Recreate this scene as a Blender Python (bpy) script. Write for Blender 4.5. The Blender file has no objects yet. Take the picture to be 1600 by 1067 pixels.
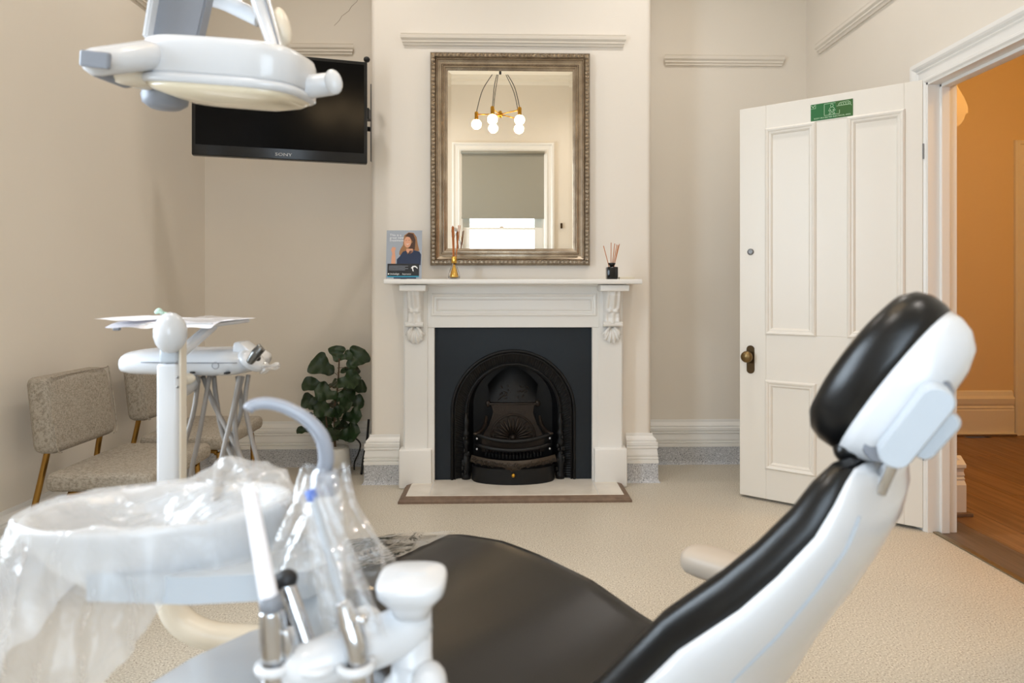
import bpy, bmesh, math, random
from mathutils import Vector, Matrix, noise
C_ = bpy.context.scene.collection
R = random.Random(7)
PI = math.pi
# ---------------------------------------------------------------- camera
F_, CX, CY, H = 1067.0, 815.0, 452.0, 1.108
TH = math.atan(28 / 1067)
cam = bpy.data.cameras.new('camera'); co = bpy.data.objects.new('camera', cam); C_.objects.link(co)
co.location = (0, 0, H); co.rotation_euler = (PI / 2, 0, -TH)
cam.sensor_width = 36; cam.lens = 24.0; cam.shift_x = -15 / 1600; cam.shift_y = -81.5 / 1600
cam.clip_start = 0.05
cam.dof.use_dof = True; cam.dof.focus_distance = 3.7; cam.dof.aperture_fstop = 5.0
sc = bpy.context.scene; sc.camera = co
sc.view_settings.view_transform = 'Standard'; sc.view_settings.look = 'None'
sc.view_settings.gamma = 1; sc.view_settings.use_curve_mapping = False
sc.view_settings.exposure = 0.0
sc.cycles.max_bounces = 14; sc.cycles.diffuse_bounces = 7; sc.cycles.glossy_bounces = 6
sc.cycles.transparent_max_bounces = 24; sc.cycles.transmission_bounces = 8
sc.cycles.caustics_reflective = False; sc.cycles.caustics_refractive = False
sc.cycles.sample_clamp_indirect = 6.0
try: sc.cycles.use_denoising = True
except Exception: pass
# ---------------------------------------------------------------- world and lights
w = bpy.data.worlds.new('sky'); sc.world = w; w.use_nodes = True
bg = w.node_tree.nodes['Background']; bg.inputs[0].default_value = (0.80, 0.90, 1.0, 1); bg.inputs[1].default_value = 4.0
def light(name, typ, loc, energy, col, size=None, rot=None, sizey=None, spot=None):
    l = bpy.data.lights.new(name, typ); l.energy = energy; l.color = col
    if typ == 'AREA':
        l.size = size
        if sizey: l.shape = 'RECTANGLE'; l.size_y = sizey
    elif size is not None: l.shadow_soft_size = size
    if spot: l.spot_size = spot; l.spot_blend = 1
    o = bpy.data.objects.new(name, l); o.location = loc
    if rot: o.rotation_euler = rot
    C_.objects.link(o); return o
# daylight through the rear sash window and the rear side window
light('window_daylight', 'AREA', (-.02, -.95, 1.4), 29, (.70, .84, 1.0), 1.3, (PI / 2, 0, 0), 1.7)
light('side_window_daylight', 'AREA', (-2.35, 1.0, 1.75), 95, (.76, .87, 1.0), 1.2, (PI / 2, 0, -PI / 2), 1.9)
# recessed ceiling downlights
for q in ((-1.0, 3.1), (1.0, 3.1), (-1.0, .4), (1.0, .4)):
    light('downlight_lamp', 'SPOT', (q[0], q[1], 3.74), 62, (1, .93, .87), .05, spot=2.4)
light('hall_lamp', 'POINT', (3.0, 2.6, 2.75), 50, (1, .60, .20), .12)
# ---------------------------------------------------------------- helpers
def lin(c):
    def f(v):
        v /= 255.0
        return v / 12.92 if v <= .04045 else ((v + .055) / 1.055) ** 2.4
    return (f(c[0]), f(c[1]), f(c[2]), 1)
def at(px, py, Y):
    xc = (px - CX) / F_; zc = (CY - py) / F_
    dx = xc * math.cos(TH) + math.sin(TH); dy = -xc * math.sin(TH) + math.cos(TH)
    k = Y / dy
    return Vector((dx * k, Y, H + zc * k))
def atx(px, Y): return at(px, CY, Y).x
def atz(py, Y): return at(CX, py, Y).z
def fl(px, py, z=0.0):
    xc = (px - CX) / F_; zc = (CY - py) / F_
    dx = xc * math.cos(TH) + math.sin(TH); dy = -xc * math.sin(TH) + math.cos(TH)
    k = (z - H) / zc
    return Vector((dx * k, dy * k, z))
def mat(name, col, rough=.5, metal=0, spec=.5, bump=None, var=None, coat=0, trans=0, ior=1.45, emis=None, alpha=None):
    m = bpy.data.materials.new(name); m.use_nodes = True; nt = m.node_tree; b = nt.nodes['Principled BSDF']
    b.inputs['Base Color'].default_value = lin(col); b.inputs['Roughness'].default_value = rough
    b.inputs['Metallic'].default_value = metal; b.inputs['Specular IOR Level'].default_value = spec
    b.inputs['Coat Weight'].default_value = coat; b.inputs['Transmission Weight'].default_value = trans
    b.inputs['IOR'].default_value = ior
    tc = nt.nodes.new('ShaderNodeTexCoord')
    if var:
        sc_, amt, col2 = var
        n = nt.nodes.new('ShaderNodeTexNoise'); n.inputs['Scale'].default_value = sc_; n.inputs['Detail'].default_value = 5
        nt.links.new(tc.outputs['Object'], n.inputs['Vector'])
        r = nt.nodes.new('ShaderNodeValToRGB'); r.color_ramp.elements[0].position = .5 - amt; r.color_ramp.elements[1].position = .5 + amt
        r.color_ramp.elements[0].color = lin(col); r.color_ramp.elements[1].color = lin(col2)
        nt.links.new(n.outputs['Fac'], r.inputs['Fac']); nt.links.new(r.outputs['Color'], b.inputs['Base Color'])
    if bump:
        n = nt.nodes.new('ShaderNodeTexNoise'); n.inputs['Scale'].default_value = bump[0]; n.inputs['Detail'].default_value = 4
        nt.links.new(tc.outputs['Object'], n.inputs['Vector'])
        bp = nt.nodes.new('ShaderNodeBump'); bp.inputs['Strength'].default_value = bump[1]; bp.inputs['Distance'].default_value = bump[2] if len(bump) > 2 else .01
        nt.links.new(n.outputs['Fac'], bp.inputs['Height']); nt.links.new(bp.outputs['Normal'], b.inputs['Normal'])
    if emis:
        b.inputs['Emission Color'].default_value = lin(emis[0]); b.inputs['Emission Strength'].default_value = emis[1]
    if alpha is not None: b.inputs['Alpha'].default_value = alpha
    return m
def add(bm, verts, faces):
    vs = [bm.verts.new(v) for v in verts]
    for f in faces:
        try: bm.faces.new([vs[i] for i in f])
        except ValueError: pass
    return vs
def box(x0, x1, y0, y1, z0, z1, bev=0, bm=None, seg=2):
    b = bmesh.new()
    if x0 > x1: x0, x1 = x1, x0
    if y0 > y1: y0, y1 = y1, y0
    if z0 > z1: z0, z1 = z1, z0
    add(b, [(x0,y0,z0),(x1,y0,z0),(x1,y1,z0),(x0,y1,z0),(x0,y0,z1),(x1,y0,z1),(x1,y1,z1),(x0,y1,z1)],
        [(3,2,1,0),(4,5,6,7),(0,1,5,4),(1,2,6,5),(2,3,7,6),(3,0,4,7)])
    if bev: bmesh.ops.bevel(b, geom=b.edges[:], offset=bev, segments=seg, affect='EDGES', profile=.5)
    return merge(bm, b)
def merge(bm, b):
    if bm is None: return b
    me = bpy.data.meshes.new('tmp'); b.to_mesh(me); b.free(); bm.from_mesh(me); bpy.data.meshes.remove(me); return bm
def prism(pts, fn, a, b, bm=None, bev=0):
    """pts 2d polygon; fn(u,v,t)->3d"""
    m = bmesh.new(); n = len(pts)
    add(m, [fn(u, v, a) for u, v in pts] + [fn(u, v, b) for u, v in pts],
        [tuple(range(n - 1, -1, -1)), tuple(range(n, 2 * n))] + [(i, (i + 1) % n, n + (i + 1) % n, n + i) for i in range(n)])
    bmesh.ops.recalc_face_normals(m, faces=m.faces[:])
    if bev: bmesh.ops.bevel(m, geom=m.edges[:], offset=bev, segments=2, affect='EDGES', profile=.5)
    return merge(bm, m)
def loft(rings, bm=None, caps=True, closed=True):
    m = bmesh.new(); n = len(rings[0]); vs = []
    for r in rings: vs.append([m.verts.new(p) for p in r])
    for i in range(len(rings) - 1):
        for j in range(n if closed else n - 1):
            k = (j + 1) % n
            m.faces.new((vs[i][j], vs[i][k], vs[i + 1][k], vs[i + 1][j]))
    if caps:
        m.faces.new(vs[0][::-1]); m.faces.new(vs[-1])
    bmesh.ops.recalc_face_normals(m, faces=m.faces[:])
    return merge(bm, m)
def grid(fn, nu, nv, bm=None):
    m = bmesh.new()
    vs = [[m.verts.new(fn(i / nu, j / nv)) for j in range(nv + 1)] for i in range(nu + 1)]
    for i in range(nu):
        for j in range(nv): m.faces.new((vs[i][j], vs[i + 1][j], vs[i + 1][j + 1], vs[i][j + 1]))
    return merge(bm, m)
def crv(pts, n=6):
    pts = [Vector(p) for p in pts]; out = []
    if len(pts) < 3:
        return pts
    for i in range(len(pts) - 1):
        p0 = pts[max(i - 1, 0)]; p1 = pts[i]; p2 = pts[i + 1]; p3 = pts[min(i + 2, len(pts) - 1)]
        for k in range(n):
            t = k / n
            out.append(.5 * ((2 * p1) + (p2 - p0) * t + (2 * p0 - 5 * p1 + 4 * p2 - p3) * t * t + (3 * p1 - p0 - 3 * p2 + p3) * t ** 3))
    out.append(pts[-1]); return out
def tube(pts, r, bm=None, seg=12, smooth=True, n=6, round_ends=False):
    P = crv(pts, n) if smooth else [Vector(p) for p in pts]
    N = len(P); rr = r if isinstance(r, (list, tuple)) else [r] * 2
    def rad(i):
        t = i / (N - 1) * (len(rr) - 1); k = min(int(t), len(rr) - 2); return rr[k] + (rr[k + 1] - rr[k]) * (t - k)
    rings = []; up = None
    for i in range(N):
        d = (P[min(i + 1, N - 1)] - P[max(i - 1, 0)]).normalized()
        if up is None: up = Vector((0, 0, 1)) if abs(d.z) < .9 else Vector((1, 0, 0))
        x = d.cross(up).normalized(); up = x.cross(d).normalized()
        q = rad(i)
        ring = lambda c, s: [c + (x * math.cos(2 * PI * k / seg) + up * math.sin(2 * PI * k / seg)) * s for k in range(seg)]
        if round_ends and i == 0:
            for a in (1.0, .7, .35): rings.append(ring(P[i] - d * q * math.sin(a * PI / 2) * .98, q * max(.05, math.cos(a * PI / 2))))
        rings.append(ring(P[i], q))
        if round_ends and i == N - 1:
            for a in (.35, .7, 1.0): rings.append(ring(P[i] + d * q * math.sin(a * PI / 2) * .98, q * max(.05, math.cos(a * PI / 2))))
    return loft(rings, bm)
def lathe(prof, c=(0, 0, 0), seg=24, bm=None, M=None, sx=1, sy=1):
    rings = []
    for r, z in prof:
        ring = [Vector((max(r, .0003) * math.cos(2 * PI * k / seg) * sx, max(r, .0003) * math.sin(2 * PI * k / seg) * sy, z)) for k in range(seg)]
        if M: ring = [M @ p for p in ring]
        rings.append([p + Vector(c) for p in ring])
    return loft(rings, bm)
def ellip(c, r, bm=None, M=None, seg=16, p=1.0):
    prof = []
    n = 9
    for i in range(n + 1):
        a = -PI / 2 + PI * i / n; prof.append((math.cos(a), math.sin(a)))
    rings = []
    for q, z in prof:
        ring = [Vector((q * math.cos(2 * PI * k / seg) * r[0], q * math.sin(2 * PI * k / seg) * r[1], z * r[2])) for k in range(seg)]
        if M: ring = [M @ v for v in ring]
        rings.append([v + Vector(c) for v in ring])
    m = loft(rings, None, caps=False); bmesh.ops.remove_doubles(m, verts=m.verts[:], dist=1e-6)
    return merge(bm, m)
def frame(x0, x1, z0, z1, Y, prof, bm=None):
    """mitred rectangular frame, prof = (inset, projection toward -Y)"""
    m = bmesh.new(); rows = []
    for w_, d in prof:
        rows.append([m.verts.new(p) for p in ((x0 + w_, Y - d, z0 + w_), (x1 - w_, Y - d, z0 + w_), (x1 - w_, Y - d, z1 - w_), (x0 + w_, Y - d, z1 - w_))])
    for a, b in zip(rows, rows[1:]):
        for j in range(4): m.faces.new((a[j], a[(j + 1) % 4], b[(j + 1) % 4], b[j]))
    bmesh.ops.recalc_face_normals(m, faces=m.faces[:])
    return merge(bm, m)
def obj(name, bm, m, parent=None, smooth=False, local=False, subsurf=0, autos=None, label=None):
    me = bpy.data.meshes.new(name)
    if autos is not None:
        for f in bm.faces: f.smooth = True
        for e in bm.edges:
            if len(e.link_faces) == 2 and e.calc_face_angle(0) > autos: e.smooth = False
    elif smooth:
        for f in bm.faces: f.smooth = True
    bm.to_mesh(me); bm.free()
    me.materials.append(m)
    o = bpy.data.objects.new(name, me); C_.objects.link(o)
    if parent is not None:
        o.parent = parent
        if not local and parent.type == 'EMPTY': o.matrix_parent_inverse = Matrix.Translation(-parent.location)
    if subsurf:
        s = o.modifiers.new('subsurf', 'SUBSURF'); s.levels = subsurf; s.render_levels = subsurf
    if label: o['label'] = label
    return o
def tag(o, label, cat, group=None):
    o['label'] = label; o['category'] = cat
    if group: o['group'] = group
    return o
def struct(o): o['kind'] = 'structure'; return o
def thing(name, label, cat, loc=(0, 0, 0), rz=0, group=None):
    o = bpy.data.objects.new(name, None); C_.objects.link(o); o.location = loc; o.rotation_euler = (0, 0, rz); o.empty_display_size = .1
    return tag(o, label, cat, group)
def empty_struct(name, loc=(0, 0, 0), rz=0):
    o = bpy.data.objects.new(name, None); C_.objects.link(o); o.location = loc; o.rotation_euler = (0, 0, rz); o.empty_display_size = .1
    return struct(o)
def text(name, body, size, m, parent, loc, rot, align='LEFT', ext=.0002, sx=1.0):
    cu = bpy.data.curves.new(name, 'FONT'); cu.body = body; cu.size = size; cu.extrude = ext; cu.align_x = align; cu.resolution_u = 2
    cu.materials.append(m); o = bpy.data.objects.new(name, cu); C_.objects.link(o)
    bpy.context.view_layer.update(); dg = bpy.context.evaluated_depsgraph_get(); me = bpy.data.meshes.new_from_object(o.evaluated_get(dg)); bpy.data.objects.remove(o)
    o = bpy.data.objects.new(name, me); C_.objects.link(o)
    if not me.materials: me.materials.append(m)
    o.location = loc; o.rotation_euler = rot; o.scale = (sx, 1, 1)
    if parent is not None:
        o.parent = parent
        if parent.type != 'EMPTY' : pass
    return o
A30 = math.radians(32)
# ---------------------------------------------------------------- materials
WALLC = (226, 219, 208)
m_wall = mat('wall_paint', WALLC, .55, bump=(14, .06, .01), var=(1.3, .3, (220, 213, 202)))
m_breast = mat('breast_paint', (232, 226, 217), .5, bump=(9, .10, .012), var=(1.1, .3, (227, 221, 212)))
m_ceil = mat('ceiling_paint', (232, 226, 214), .7)
m_white = mat('gloss_white_paint', (228, 227, 224), .32, bump=(30, .05, .004))
m_door = mat('door_paint', (226, 222, 214), .35, bump=(22, .06, .004))
m_granite = mat('speckled_coving', (176, 178, 182), .5)
m_black = mat('cast_iron_black', (14, 15, 17), .45, spec=.35, bump=(60, .25, .003))
m_plate = mat('black_painted_plate', (22, 28, 35), .42, spec=.35, bump=(9, .15, .004), var=(3.5, .28, (27, 36, 44)))
m_iron = mat('worn_iron', (50, 42, 36), .42, metal=.5, bump=(90, .5, .003))
m_marble = mat('pale_marble', (222, 217, 208), .22, var=(7, .16, (206, 200, 190)))
m_wood = mat('weathered_wood', (128, 108, 92), .6, var=(30, .3, (100, 82, 68)), bump=(60, .3, .003))
m_brass = mat('aged_brass', (196, 150, 60), .28, metal=1)
m_gold = mat('gold_metal', (232, 186, 92), .16, metal=1)
m_chairgold = mat('brushed_gold_tube', (160, 122, 62), .32, metal=1)
m_darkbrass = mat('dark_bronze', (72, 56, 36), .4, metal=.9, bump=(150, .6, .002))
m_glass = mat('clear_glass', (255, 255, 255), .02, trans=1, ior=1.3)
m_amber = mat('reed_wood', (196, 122, 66), .6, var=(200, .3, (170, 100, 52)))
m_blackglass = mat('black_glass', (10, 10, 12), .1, spec=.6)
m_tvscreen = mat('tv_screen', (4, 5, 7), .16, spec=.12)
m_tvplastic = mat('tv_bezel', (13, 14, 16), .22)
m_grey_metal = mat('grey_metal', (120, 120, 120), .4, metal=.6)
m_logo = mat('silver_logo', (190, 192, 196), .35)
m_silver = mat('antique_silver', (172, 158, 138), .30, metal=.8, bump=(120, .4, .003), var=(40, .28, (112, 98, 82)))
m_silver2 = mat('antique_silver_smooth', (200, 186, 166), .22, metal=.85, var=(18, .35, (146, 130, 112)))
m_mirror = mat('mirror_glass', (250, 244, 232), .0, metal=1)
m_leaf = mat('fig_leaf', (20, 38, 18), .36, var=(9, .25, (44, 66, 34)), bump=(45, .5, .006))
m_stem = mat('stem_bark', (80, 62, 44), .7)
m_soil = mat('dark_soil', (34, 28, 24), .9)
m_pot = mat('white_ceramic', (222, 220, 214), .45, var=(10, .3, (206, 203, 196)))
m_dental = mat('white_enamel', (208, 210, 213), .22, coat=.3)
m_cream = mat('cream_plastic', (226, 217, 200), .25)
m_dgrey = mat('grey_plastic', (128, 132, 140), .38)
m_lgrey = mat('light_grey_plastic', (184, 192, 200), .3)
m_gooseneck = mat('grey_spout', (150, 156, 168), .28, coat=.3)
m_hose = mat('grey_hose', (138, 132, 126), .45)
m_chrome = mat('chrome', (205, 207, 210), .14, metal=1)
m_steel = mat('dull_steel', (120, 120, 118), .3, metal=.9)
m_dark = mat('dark_rubber', (24, 24, 26), .5)
m_leather = mat('black_leatherette', (9, 10, 11), .30, spec=.5, bump=(300, .12, .001))
m_seatl = mat('black_seat_upholstery', (24, 21, 19), .33, spec=.45, bump=(4, .04, .02))
m_taupe = mat('taupe_armrest', (182, 168, 152), .45)
m_paper = mat('paper', (238, 236, 240), .6)
m_blue = mat('blue_plastic', (20, 96, 200), .35)
m_blind = mat('grey_blind', (148, 146, 136), .8, bump=(200, .1, .002))
m_green = mat('green_sign', (0, 98, 34), .4)
m_green2 = mat('green_sign_faded', (44, 92, 28), .5)
m_signw = mat('pale_print', (196, 224, 190), .6)
m_hallwall = mat('hall_wall', (224, 205, 170), .6)
m_cord = mat('black_cord', (16, 16, 18), .5)
m_bulb = mat('lit_bulb', (255, 226, 170), .2, emis=((255, 220, 170), 30))
m_frost = mat('lamp_lens', (228, 216, 190), .22, coat=.5)
def film(name, lo, hi, body, rough=.12, bump=(30, .6, .01)):
    m = bpy.data.materials.new(name); m.use_nodes = True; nt = m.node_tree; nt.nodes.clear()
    o = nt.nodes.new('ShaderNodeOutputMaterial'); t = nt.nodes.new('ShaderNodeBsdfTransparent'); t.inputs[0].default_value = (.99, .99, .99, 1)
    g = nt.nodes.new('ShaderNodeBsdfGlossy'); g.inputs['Roughness'].default_value = rough; g.inputs[0].default_value = (1, 1, 1, 1)
    d = nt.nodes.new('ShaderNodeBsdfDiffuse'); d.inputs[0].default_value = (.92, .92, .92, 1)
    tl = nt.nodes.new('ShaderNodeBsdfTranslucent'); tl.inputs[0].default_value = (.92, .92, .92, 1)
    md = nt.nodes.new('ShaderNodeMixShader'); md.inputs[0].default_value = .5; nt.links.new(d.outputs[0], md.inputs[1]); nt.links.new(tl.outputs[0], md.inputs[2])
    lw = nt.nodes.new('ShaderNodeLayerWeight'); lw.inputs[0].default_value = .35
    mr = nt.nodes.new('ShaderNodeMapRange'); mr.inputs[3].default_value = lo; mr.inputs[4].default_value = hi
    tc = nt.nodes.new('ShaderNodeTexCoord'); n = nt.nodes.new('ShaderNodeTexNoise'); n.inputs['Scale'].default_value = bump[0]; n.inputs['Detail'].default_value = 3; n.inputs['Distortion'].default_value = 1.2
    bp = nt.nodes.new('ShaderNodeBump'); bp.inputs['Strength'].default_value = bump[1]; bp.inputs['Distance'].default_value = bump[2]
    nt.links.new(tc.outputs['Object'], n.inputs['Vector']); nt.links.new(n.outputs['Fac'], bp.inputs['Height'])
    nt.links.new(bp.outputs[0], g.inputs['Normal']); nt.links.new(bp.outputs[0], lw.inputs['Normal'])
    nt.links.new(lw.outputs['Facing'], mr.inputs[0])
    m1 = nt.nodes.new('ShaderNodeMixShader'); m1.inputs[0].default_value = body; nt.links.new(t.outputs[0], m1.inputs[1]); nt.links.new(md.outputs[0], m1.inputs[2])
    m2 = nt.nodes.new('ShaderNodeMixShader'); nt.links.new(mr.outputs[0], m2.inputs[0]); nt.links.new(m1.outputs[0], m2.inputs[1]); nt.links.new(g.outputs[0], m2.inputs[2])
    nt.links.new(m2.outputs[0], o.inputs[0]); return m
m_bag = film('crinkled_plastic_film', .02, .34, .30, rough=.2, bump=(20, .7, .012))
m_film2 = film('clear_sheet', .25, .8, .04, rough=.10, bump=(10, .5, .02))
m_sleeve = film('clear_sleeve', .03, .55, .10, rough=.1)
def pane_mat():
    m = bpy.data.materials.new('window_glass'); m.use_nodes = True; nt = m.node_tree; nt.nodes.clear()
    o = nt.nodes.new('ShaderNodeOutputMaterial'); t = nt.nodes.new('ShaderNodeBsdfTransparent'); t.inputs[0].default_value = (.97, .98, .98, 1)
    g = nt.nodes.new('ShaderNodeBsdfGlossy'); g.inputs['Roughness'].default_value = .02; x = nt.nodes.new('ShaderNodeMixShader'); x.inputs[0].default_value = .06
    nt.links.new(t.outputs[0], x.inputs[1]); nt.links.new(g.outputs[0], x.inputs[2]); nt.links.new(x.outputs[0], o.inputs[0]); return m
m_pane = pane_mat()
def speckle(m, base, dark, light_, scale, thr=.62):
    nt = m.node_tree; b = nt.nodes['Principled BSDF']; tc = nt.nodes.new('ShaderNodeTexCoord')
    n = nt.nodes.new('ShaderNodeTexNoise'); n.inputs['Scale'].default_value = scale; n.inputs['Detail'].default_value = 2
    nt.links.new(tc.outputs['Object'], n.inputs['Vector'])
    r = nt.nodes.new('ShaderNodeValToRGB'); e = r.color_ramp.elements
    e[0].position = .30; e[0].color = lin(dark); e[1].position = .42; e[1].color = lin(base)
    x = e.new(.56); x.color = lin(base); y = e.new(.68); y.color = lin(light_)
    n2 = nt.nodes.new('ShaderNodeTexNoise'); n2.inputs['Scale'].default_value = 1.1; n2.inputs['Detail'].default_value = 2
    nt.links.new(tc.outputs['Object'], n2.inputs['Vector'])
    mr = nt.nodes.new('ShaderNodeMapRange'); mr.inputs[1].default_value = .3; mr.inputs[2].default_value = .7; mr.inputs[3].default_value = .92; mr.inputs[4].default_value = 1.05
    mx = nt.nodes.new('ShaderNodeMix'); mx.data_type = 'RGBA'; mx.blend_type = 'MULTIPLY'; mx.inputs[0].default_value = 1
    nt.links.new(n.outputs['Fac'], r.inputs['Fac']); nt.links.new(n2.outputs['Fac'], mr.inputs[0])
    cb = nt.nodes.new('ShaderNodeCombineColor')
    for i in range(3): nt.links.new(mr.outputs[0], cb.inputs[i])
    nt.links.new(r.outputs['Color'], mx.inputs[6]); nt.links.new(cb.outputs[0], mx.inputs[7]); nt.links.new(mx.outputs[2], b.inputs['Base Color'])
speckle(m_granite, (184, 186, 190), (84, 88, 98), (222, 224, 228), 170)
m_floor = mat('speckled_vinyl_floor', (190, 178, 158), .42, spec=.4)
speckle(m_floor, (194, 187, 173), (112, 96, 76), (230, 224, 212), 190)
def tweed(name, c1, c2):
    m = mat(name, c1, .85, spec=.2); nt = m.node_tree; b = nt.nodes['Principled BSDF']; tc = nt.nodes.new('ShaderNodeTexCoord')
    outs = []
    for s in ((1000, 170, 170), (170, 1000, 1000)):
        mp = nt.nodes.new('ShaderNodeMapping'); mp.inputs['Scale'].default_value = (s[1], s[0], s[1]) ; nt.links.new(tc.outputs['Object'], mp.inputs[0])
        n = nt.nodes.new('ShaderNodeTexNoise'); n.inputs['Scale'].default_value = .5; n.inputs['Detail'].default_value = 3; nt.links.new(mp.outputs[0], n.inputs['Vector']); outs.append(n)
    ad = nt.nodes.new('ShaderNodeMath'); ad.operation = 'ADD'; nt.links.new(outs[0].outputs['Fac'], ad.inputs[0]); nt.links.new(outs[1].outputs['Fac'], ad.inputs[1])
    r = nt.nodes.new('ShaderNodeValToRGB'); r.color_ramp.elements[0].position = .82; r.color_ramp.elements[1].position = 1.0
    dv = nt.nodes.new('ShaderNodeMath'); dv.operation = 'MULTIPLY'; dv.inputs[1].default_value = .92; nt.links.new(ad.outputs[0], dv.inputs[0])
    r.color_ramp.elements[0].position = .78; r.color_ramp.elements[0].color = lin(c2); r.color_ramp.elements[1].color = lin(c1)
    nt.links.new(dv.outputs[0], r.inputs['Fac']); nt.links.new(r.outputs['Color'], b.inputs['Base Color'])
    bp = nt.nodes.new('ShaderNodeBump'); bp.inputs['Strength'].default_value = .3; bp.inputs['Distance'].default_value = .002
    nt.links.new(ad.outputs[0], bp.inputs['Height']); nt.links.new(bp.outputs[0], b.inputs['Normal']); return m
m_tweed = tweed('grey_tweed', (170, 162, 150), (132, 124, 112))
def woodm(name, c1, c2):
    m = mat(name, c1, .38); nt = m.node_tree; b = nt.nodes['Principled BSDF']; tc = nt.nodes.new('ShaderNodeTexCoord')
    mp = nt.nodes.new('ShaderNodeMapping'); mp.inputs['Scale'].default_value = (22, 1.2, 1); nt.links.new(tc.outputs['Object'], mp.inputs[0])
    oi = nt.nodes.new('ShaderNodeObjectInfo'); av = nt.nodes.new('ShaderNodeVectorMath'); av.operation = 'ADD'
    nt.links.new(mp.outputs[0], av.inputs[0]); mu = nt.nodes.new('ShaderNodeMath'); mu.operation = 'MULTIPLY'; mu.inputs[1].default_value = 40
    nt.links.new(oi.outputs['Random'], mu.inputs[0]); nt.links.new(mu.outputs[0], av.inputs[1])
    n = nt.nodes.new('ShaderNodeTexNoise'); n.inputs['Scale'].default_value = 1.6; n.inputs['Detail'].default_value = 6; n.inputs['Distortion'].default_value = .6
    nt.links.new(av.outputs[0], n.inputs['Vector']); r = nt.nodes.new('ShaderNodeValToRGB')
    r.color_ramp.elements[0].position = .35; r.color_ramp.elements[1].position = .68; r.color_ramp.elements[0].color = lin(c2); r.color_ramp.elements[1].color = lin(c1)
    nt.links.new(n.outputs['Fac'], r.inputs['Fac']); nt.links.new(r.outputs['Color'], b.inputs['Base Color']); return m
m_plank = woodm('oak_planks', (150, 116, 82), (112, 84, 58))
m_plankd = woodm('dark_border_plank', (112, 96, 82), (88, 74, 62))
# ================================================================ ROOM SHELL
XL, XR, YB, YC, YR, ZC = -1.873, 1.94, 4.33, 3.93, -.5, 3.8
BX0, BX1 = atx(579, 3.93), atx(1018, 3.93)
T = .16
struct(obj('floor', box(XL - T, XR + .02, YR - T, YB + T, -.12, 0), m_floor))
struct(obj('ceiling', box(XL - T, XR + T, YR - T, YB + T, ZC, ZC + .12), m_ceil))
# back wall of the alcoves
struct(obj('wall_back', box(XL - T, XR + T, YB, YB + T, 0, ZC), m_wall))
# left wall with a side window opening near the camera
b = box(XL - T, XL, 1.6, YB, 0, ZC); box(XL - T, XL, YR, .4, 0, ZC, bm=b); box(XL - T, XL, .4, 1.6, 0, .85, bm=b); box(XL - T, XL, .4, 1.6, 2.7, ZC, bm=b)
struct(obj('wall_left', b, m_wall))
# chimney breast
RX0, RX1, RZ = atx(699, 3.9), atx(905, 3.9), .80
def plan(x0, x1, l, r_, y1=YB):
    q = .03; P = []
    P += [(x0 + q - q * math.cos(a), YC + q - q * math.sin(a)) for a in [PI / 2 * i / 5 for i in range(6)]] if l else [(x0, YC)]
    P += [(x1 - q + q * math.sin(a), YC + q - q * math.cos(a)) for a in [PI / 2 * i / 5 for i in range(6)]] if r_ else [(x1, YC)]
    return P + [(x1, y1), (x0, y1)]
up = lambda u, v, t: (u, v, t)
b = prism(plan(BX0, BX1, 1, 1), up, RZ, ZC); prism(plan(BX0, RX0, 1, 0), up, 0, RZ, bm=b); prism(plan(RX1, BX1, 0, 1), up, 0, RZ, bm=b)
box(RX0, RX1, 4.2, YB, 0, RZ, bm=b)
struct(obj('wall_chimney_breast', b, m_breast, autos=A30))
# right wall with the doorway
DY0, DY1, DZ = 2.17, 3.07, 2.052; TR = .105
b = box(XR, XR + TR, DY1, YB, 0, ZC); box(XR, XR + TR, YR, DY0, 0, ZC, bm=b); box(XR, XR + TR, DY0, DY1, DZ, ZC, bm=b)
struct(obj('wall_right', b, m_wall))
# rear wall with sash window opening
VY = 2 * 3.865 - YR
WX0, WX1 = at(733 - 12, 0, VY).x, at(850, 0, VY).x
WZ1 = atz(238, VY); WZ0 = .72
b = box(XL - T, WX0, YR - T, YR, 0, ZC); box(WX1, XR + T, YR - T, YR, 0, ZC, bm=b)
box(WX0, WX1, YR - T, YR, WZ1, ZC, bm=b); box(WX0, WX1, YR - T, YR, 0, WZ0, bm=b)
struct(obj('wall_rear', b, m_wall))
# ceiling cornice along rear wall (seen in the mirror) and the others
def cornice(fn, a, b_):
    prof = [(0, ZC), (.20, ZC), (.20, ZC - .02), (.15, ZC - .03), (.10, ZC - .07), (.07, ZC - .13), (.045, ZC - .14), (.04, ZC - .17), (.015, ZC - .19), (0, ZC - .20)]
    return prism(prof, fn, a, b_)
struct(obj('trim_1', cornice(lambda u, v, t: (t, YR + u, v), XL, XR), m_ceil))
# baseboards
MP = [(0, .11), (.034, .11), (.034, .126), (.028, .129), (.033, .134), (.033, .143), (.027, .146), (.031, .152), (.031, .160), (.026, .19), (.031, .196), (.031, .203), (.026, .206), (.031, .212), (.031, .228), (.022, .232), (.024, .242), (.016, .252), (.006, .262), (.004, .278), (0, .278)]
GP = [(0, 0), (.045, 0), (.036, .008), (.032, .02), (.031, .11), (0, .11)]
def base(name, fn, a, b_):
    o = struct(obj(name, prism(MP, fn, a, b_), m_white)); obj('coving', prism(GP, fn, a, b_), m_granite, o, label='speckled grey stone-like coving strip'); return o
base('baseboard_left', lambda u, v, t: (XL + u, t, v), YR, YB)
base('baseboard_back_left', lambda u, v, t: (t, YB - u, v), XL, BX0)
base('baseboard_back_right', lambda u, v, t: (t, YB - u, v), BX1, XR)
base('baseboard_right', lambda u, v, t: (XR - u, t, v), DY1 + .1, YB)
base('baseboard_right_near', lambda u, v, t: (XR - u, t, v), YR, DY0 - .1)
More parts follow.
